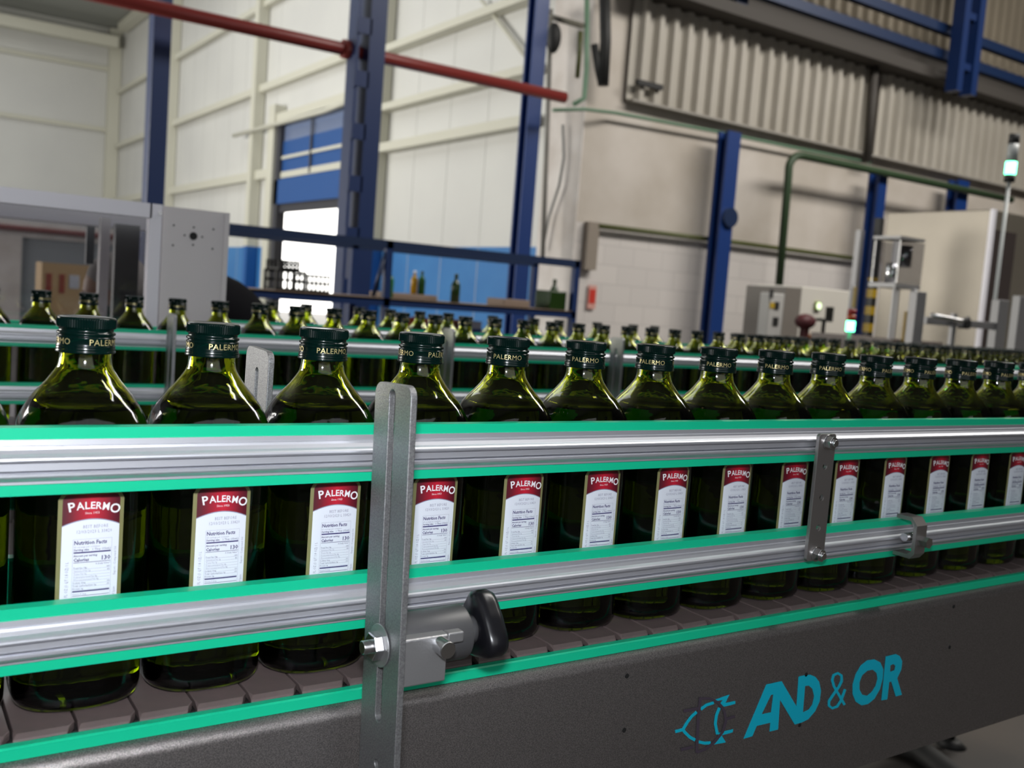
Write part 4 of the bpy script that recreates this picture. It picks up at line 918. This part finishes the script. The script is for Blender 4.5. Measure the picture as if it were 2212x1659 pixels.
MB().tube([(ox_, -0.01, a.z+0.03), (ox_+0.25, -0.02, a.z+0.012), (ox_+0.34, -0.01, a.z+0.03)], 0.012, 8).build('link_rod', bolt_steel, ga)
# clear sample feeder
q = at(1938, 600, Y=4.2); q2 = at(1990, 600, Y=4.2); z1_ = at(1940, 508, Y=4.2).z; z0_ = at(1940, 612, Y=4.2).z
fd = thing('clear_feeder', (q.x, 4.2, 0), 'clear plastic hopper box on a frame left of the stainless cabinet', 'hopper')
wq = q2.x-q.x
for y_ in (0, 0.2): MB().box((0, y_, z0_), (wq, y_+0.01, z1_-0.03)).build('clear_wall', acr, fd)
MB().box((-0.01, 0, z1_-0.02), (wq, 0.22, z1_)).box((-0.01, 0, z0_-0.03), (wq, 0.22, z0_)).box((wq*0.45, 0.1, z0_), (wq*0.5, 0.15, z1_)).build('frame', dull_alu, fd)
MB().cyl((wq*0.25, 0.1, z0_), (wq*0.25, 0.1, z0_+0.14), 0.04, 16).cyl((wq*0.7, 0.1, z1_-0.2), (wq*0.7, 0.1, z1_-0.05), 0.055, 16).build('bright_cup', bolt_steel, fd)
for a_, b_ in ((0.02, 0.02), (wq-0.03, 0.15)): MB().box((a_, b_, 1.15), (a_+0.02, b_+0.02, z0_-0.03)).build('leg', dull_alu, fd)
MB().tube([(wq*0.75, 0.0, z0_-0.03), (wq*0.98, 0.0, z0_-0.17)], 0.02, 8).build('strut', dull_alu, fd)
q = at(1925, 700, Y=4.4); o = MB().box((q.x-0.25, 4.2, 0), (q.x+0.35, 4.9, 1.15)).build('low_machine', pmat('brown_machine', (0.13, 0.10, 0.09), 0.5)); tag(o, 'low brown machine base under the clear hopper', 'machine')
q = at(1918, 695, Y=4.35); o = MB().box((q.x-0.04, 4.17, 0.85), (q.x+0.035, 4.2, q.z+0.08)).build('warning_plate', pmat('ochre_plate', (0.35, 0.22, 0.03), 0.5)); tag(o, 'ochre warning plate low beside the striped post', 'sign')
# striped post
hz_ = pmat('hazard_stripes', (0.5, 0.33, 0.01), 0.5); nt = hz_.node_tree
tc = nt.nodes.new('ShaderNodeTexCoord'); wv = nt.nodes.new('ShaderNodeTexWave'); wv.bands_direction = 'Z'; wv.inputs['Scale'].default_value = 2.2
cr = nt.nodes.new('ShaderNodeValToRGB'); cr.color_ramp.interpolation = 'CONSTANT'; cr.color_ramp.elements[0].color = (0.01, 0.01, 0.01, 1); cr.color_ramp.elements[1].position = 0.5; cr.color_ramp.elements[1].color = (0.45, 0.29, 0.01, 1)
nt.links.new(tc.outputs['Object'], wv.inputs[0]); nt.links.new(wv.outputs[0], cr.inputs[0]); nt.links.new(cr.outputs[0], nt.nodes['Principled BSDF'].inputs[0])
q = at(1880, 660, Y=5.2); zt_ = at(1892, 470, Y=5.2).z; zm_ = at(1885, 600, Y=5.2).z
hp = thing('striped_post', (q.x, 5.2, 0), 'slim black post with yellow and black hazard stripes right of the white cabinet', 'post')
MB().box((-0.03, -0.03, 0), (0.03, 0.03, zm_)).build('striped_lower', hz_, hp); MB().box((-0.028, -0.028, zm_), (0.028, 0.028, zt_)).build('upper_pole', dark_rubber, hp)
o = MB().box((q.x-0.12, 5.28, 0), (q.x-0.07, 5.33, at(1878, 500, Y=5.3).z)).build('grey_post', dull_alu); tag(o, 'grey aluminium post directly left of the striped post', 'post')
# white cabinet with lit round window
white_cab = pmat('off_white_cabinet', (0.66, 0.63, 0.57), 0.45)
q = at(1733, 618, Y=6.6); q2 = at(1852, 618, Y=6.6)
wc = thing('white_cabinet', (q.x, 6.6, 0), 'off white machine cabinet with a glowing round window', 'machine')
MB().box((0, 0, 0), (q2.x-q.x, 0.6, q.z)).build('housing', white_cab, wc, bevel=0.01)
p = at(1768, 661, Y=6.58)
MB().box((p.x-q.x-0.045, -0.025, p.z-0.045), (p.x-q.x+0.045, 0, p.z+0.045)).build('window_frame', pmat('lime_frame', (0.25, 0.32, 0.03), 0.4), wc, bevel=0.01)
MB().cyl((p.x-q.x, -0.03, p.z), (p.x-q.x, -0.02, p.z), 0.036, 20).build('lit_window', pmat('lit_window', (0.7, 0.8, 0.6), 0.5, emit=((0.8, 1.0, 0.6), 1.2)), wc)
p = at(1787, 693, Y=6.4); hb = MB().box((p.x-q.x-0.08, -0.2, p.z-0.01), (p.x-q.x+0.08, -0.12, p.z+0.02)).box((p.x-q.x+0.06, -0.2, p.z), (p.x-q.x+0.085, -0.12, p.z+0.14)).cyl((p.x-q.x, -0.16, p.z-0.15), (p.x-q.x, -0.16, p.z), 0.02, 10); hb.build('black_tray', dark_rubber, wc)
MB().box((p.x-q.x-0.02, -0.16, p.z-0.2), (p.x-q.x+0.02, 0.0, p.z-0.15)).build('tray_arm', pmat('orange_arm', (0.5, 0.15, 0.02), 0.5), wc)
q = at(1698, 620, Y=6.4); q2 = at(1732, 620, Y=6.4); o = MB().box((q.x, 6.4, 0), (q2.x, 6.9, q.z)).build('grey_cabinet', pmat('taupe_cabinet', (0.19, 0.17, 0.15), 0.5)); tag(o, 'taupe cabinet at the left side of the off white cabinet', 'cabinet')
q = at(1664, 632, Y=6.2); q2 = at(1696, 632, Y=6.2)
cn = thing('control_box', (q.x, 6.2, 0), 'pale grey control box with a yellow sticker left of the taupe cabinet', 'box')
MB().box((0, 0, 0), (q2.x-q.x, 0.12, q.z)).build('housing', pmat('light_grey_box', (0.48, 0.47, 0.45), 0.5), cn, bevel=0.01)
MB().box((0.01, -0.005, q.z-0.14), (0.07, 0, q.z-0.09)).build('yellow_sticker', pmat('yellow_sticker', (0.5, 0.33, 0.02), 0.5), cn)
MB().box((0.07, -0.006, q.z-0.15), (0.13, 0, q.z-0.08)).box((0.07, -0.006, q.z-0.30), (0.14, 0, q.z-0.22)).box((-0.01, -0.02, q.z-0.05), (0.02, 0, q.z+0.03)).build('dark_socket', dark_rubber, cn)
q = at(1740, 690, Y=6.1); o = MB().sphere((q.x, 6.1, q.z-0.02), 0.09, n=10, sc=(1.2, 1, 0.8)).box((q.x-0.03, 6.07, 0.0), (q.x+0.03, 6.13, q.z-0.05)).build('red_motor', pmat('dark_red_motor', (0.12, 0.03, 0.035), 0.5)); tag(o, 'dark red and grey motor in front of the taupe cabinet', 'motor')
# stack lights
def stack(px, pyt, pyb, Y, r_, segs, lbx, ztop_off=0):
    a = at(px, pyt, Y=Y); t = thing('stack_light', (a.x, Y, 0), lbx, 'light'); 
    for (y0, y1, nm, mat) in segs:
        z1 = at(px, y0, Y=Y).z; z0 = at(px, y1, Y=Y).z if nm != 'pole' else 0.0; MB().cyl((0, 0, z0), (0, 0, z1), r_ if nm != 'pole' else r_*0.35, 20).build(nm, mat, t)
    return t
lit_green = pmat('lit_green_lens', (0.0, 0.5, 0.2), 0.4, emit=((0.12, 1.0, 0.42), 9.0))
dim_red = pmat('unlit_red_lens', (0.25, 0.01, 0.005), 0.3); orange_l = pmat('unlit_orange_lens', (0.35, 0.06, 0.01), 0.3); clear_l = pmat('unlit_clear_lens', (0.4, 0.42, 0.42), 0.3); dgreen = pmat('green_base', (0.02, 0.12, 0.07), 0.4)
stack(1841, 668, 800, 3.9, 0.026, ((668, 680, 'red_lens', dim_red), (680, 694, 'orange_lens', orange_l), (694, 716, 'green_lens', lit_green), (716, 760, 'pole', dgreen)), 'small stack light with red and orange over a lit green lens, mid right')
stack(2192, 290, 800, 3.3, 0.030, ((290, 312, 'black_cap', dark_rubber), (312, 352, 'clear_lens', clear_l), (352, 380, 'green_lens', lit_green), (380, 396, 'base', dark_rubber), (396, 780, 'pole', clear_l)), 'stack light with a bright green lens high at the right edge')
p = at(1847, 640, Y=3.95); o = MB().box((p.x-0.008, 3.95, p.z-0.07), (p.x+0.008, 3.96, p.z+0.06)).build('yellow_strip', pmat('mustard_strip', (0.35, 0.24, 0.05), 0.5)); tag(o, 'short mustard strip above the small stack light', 'strip')
o2 = MB().cyl((p.x, 3.97, 0.0), (p.x, 3.97, p.z+0.07), 0.01, 10).build('strip_pole', dull_alu, o); 

# black tube along the dark diagonal on the floor, lower right
tubeobj('floor_tube', [at(1905, 1592, Z=0.03), at(1990, 1625, Z=0.03), at(2075, 1690, Z=0.03), at(2140, 1760, Z=0.03)], 0.035, dark_rubber, 'black tube lying on the floor below the nearest conveyor', 'hose')
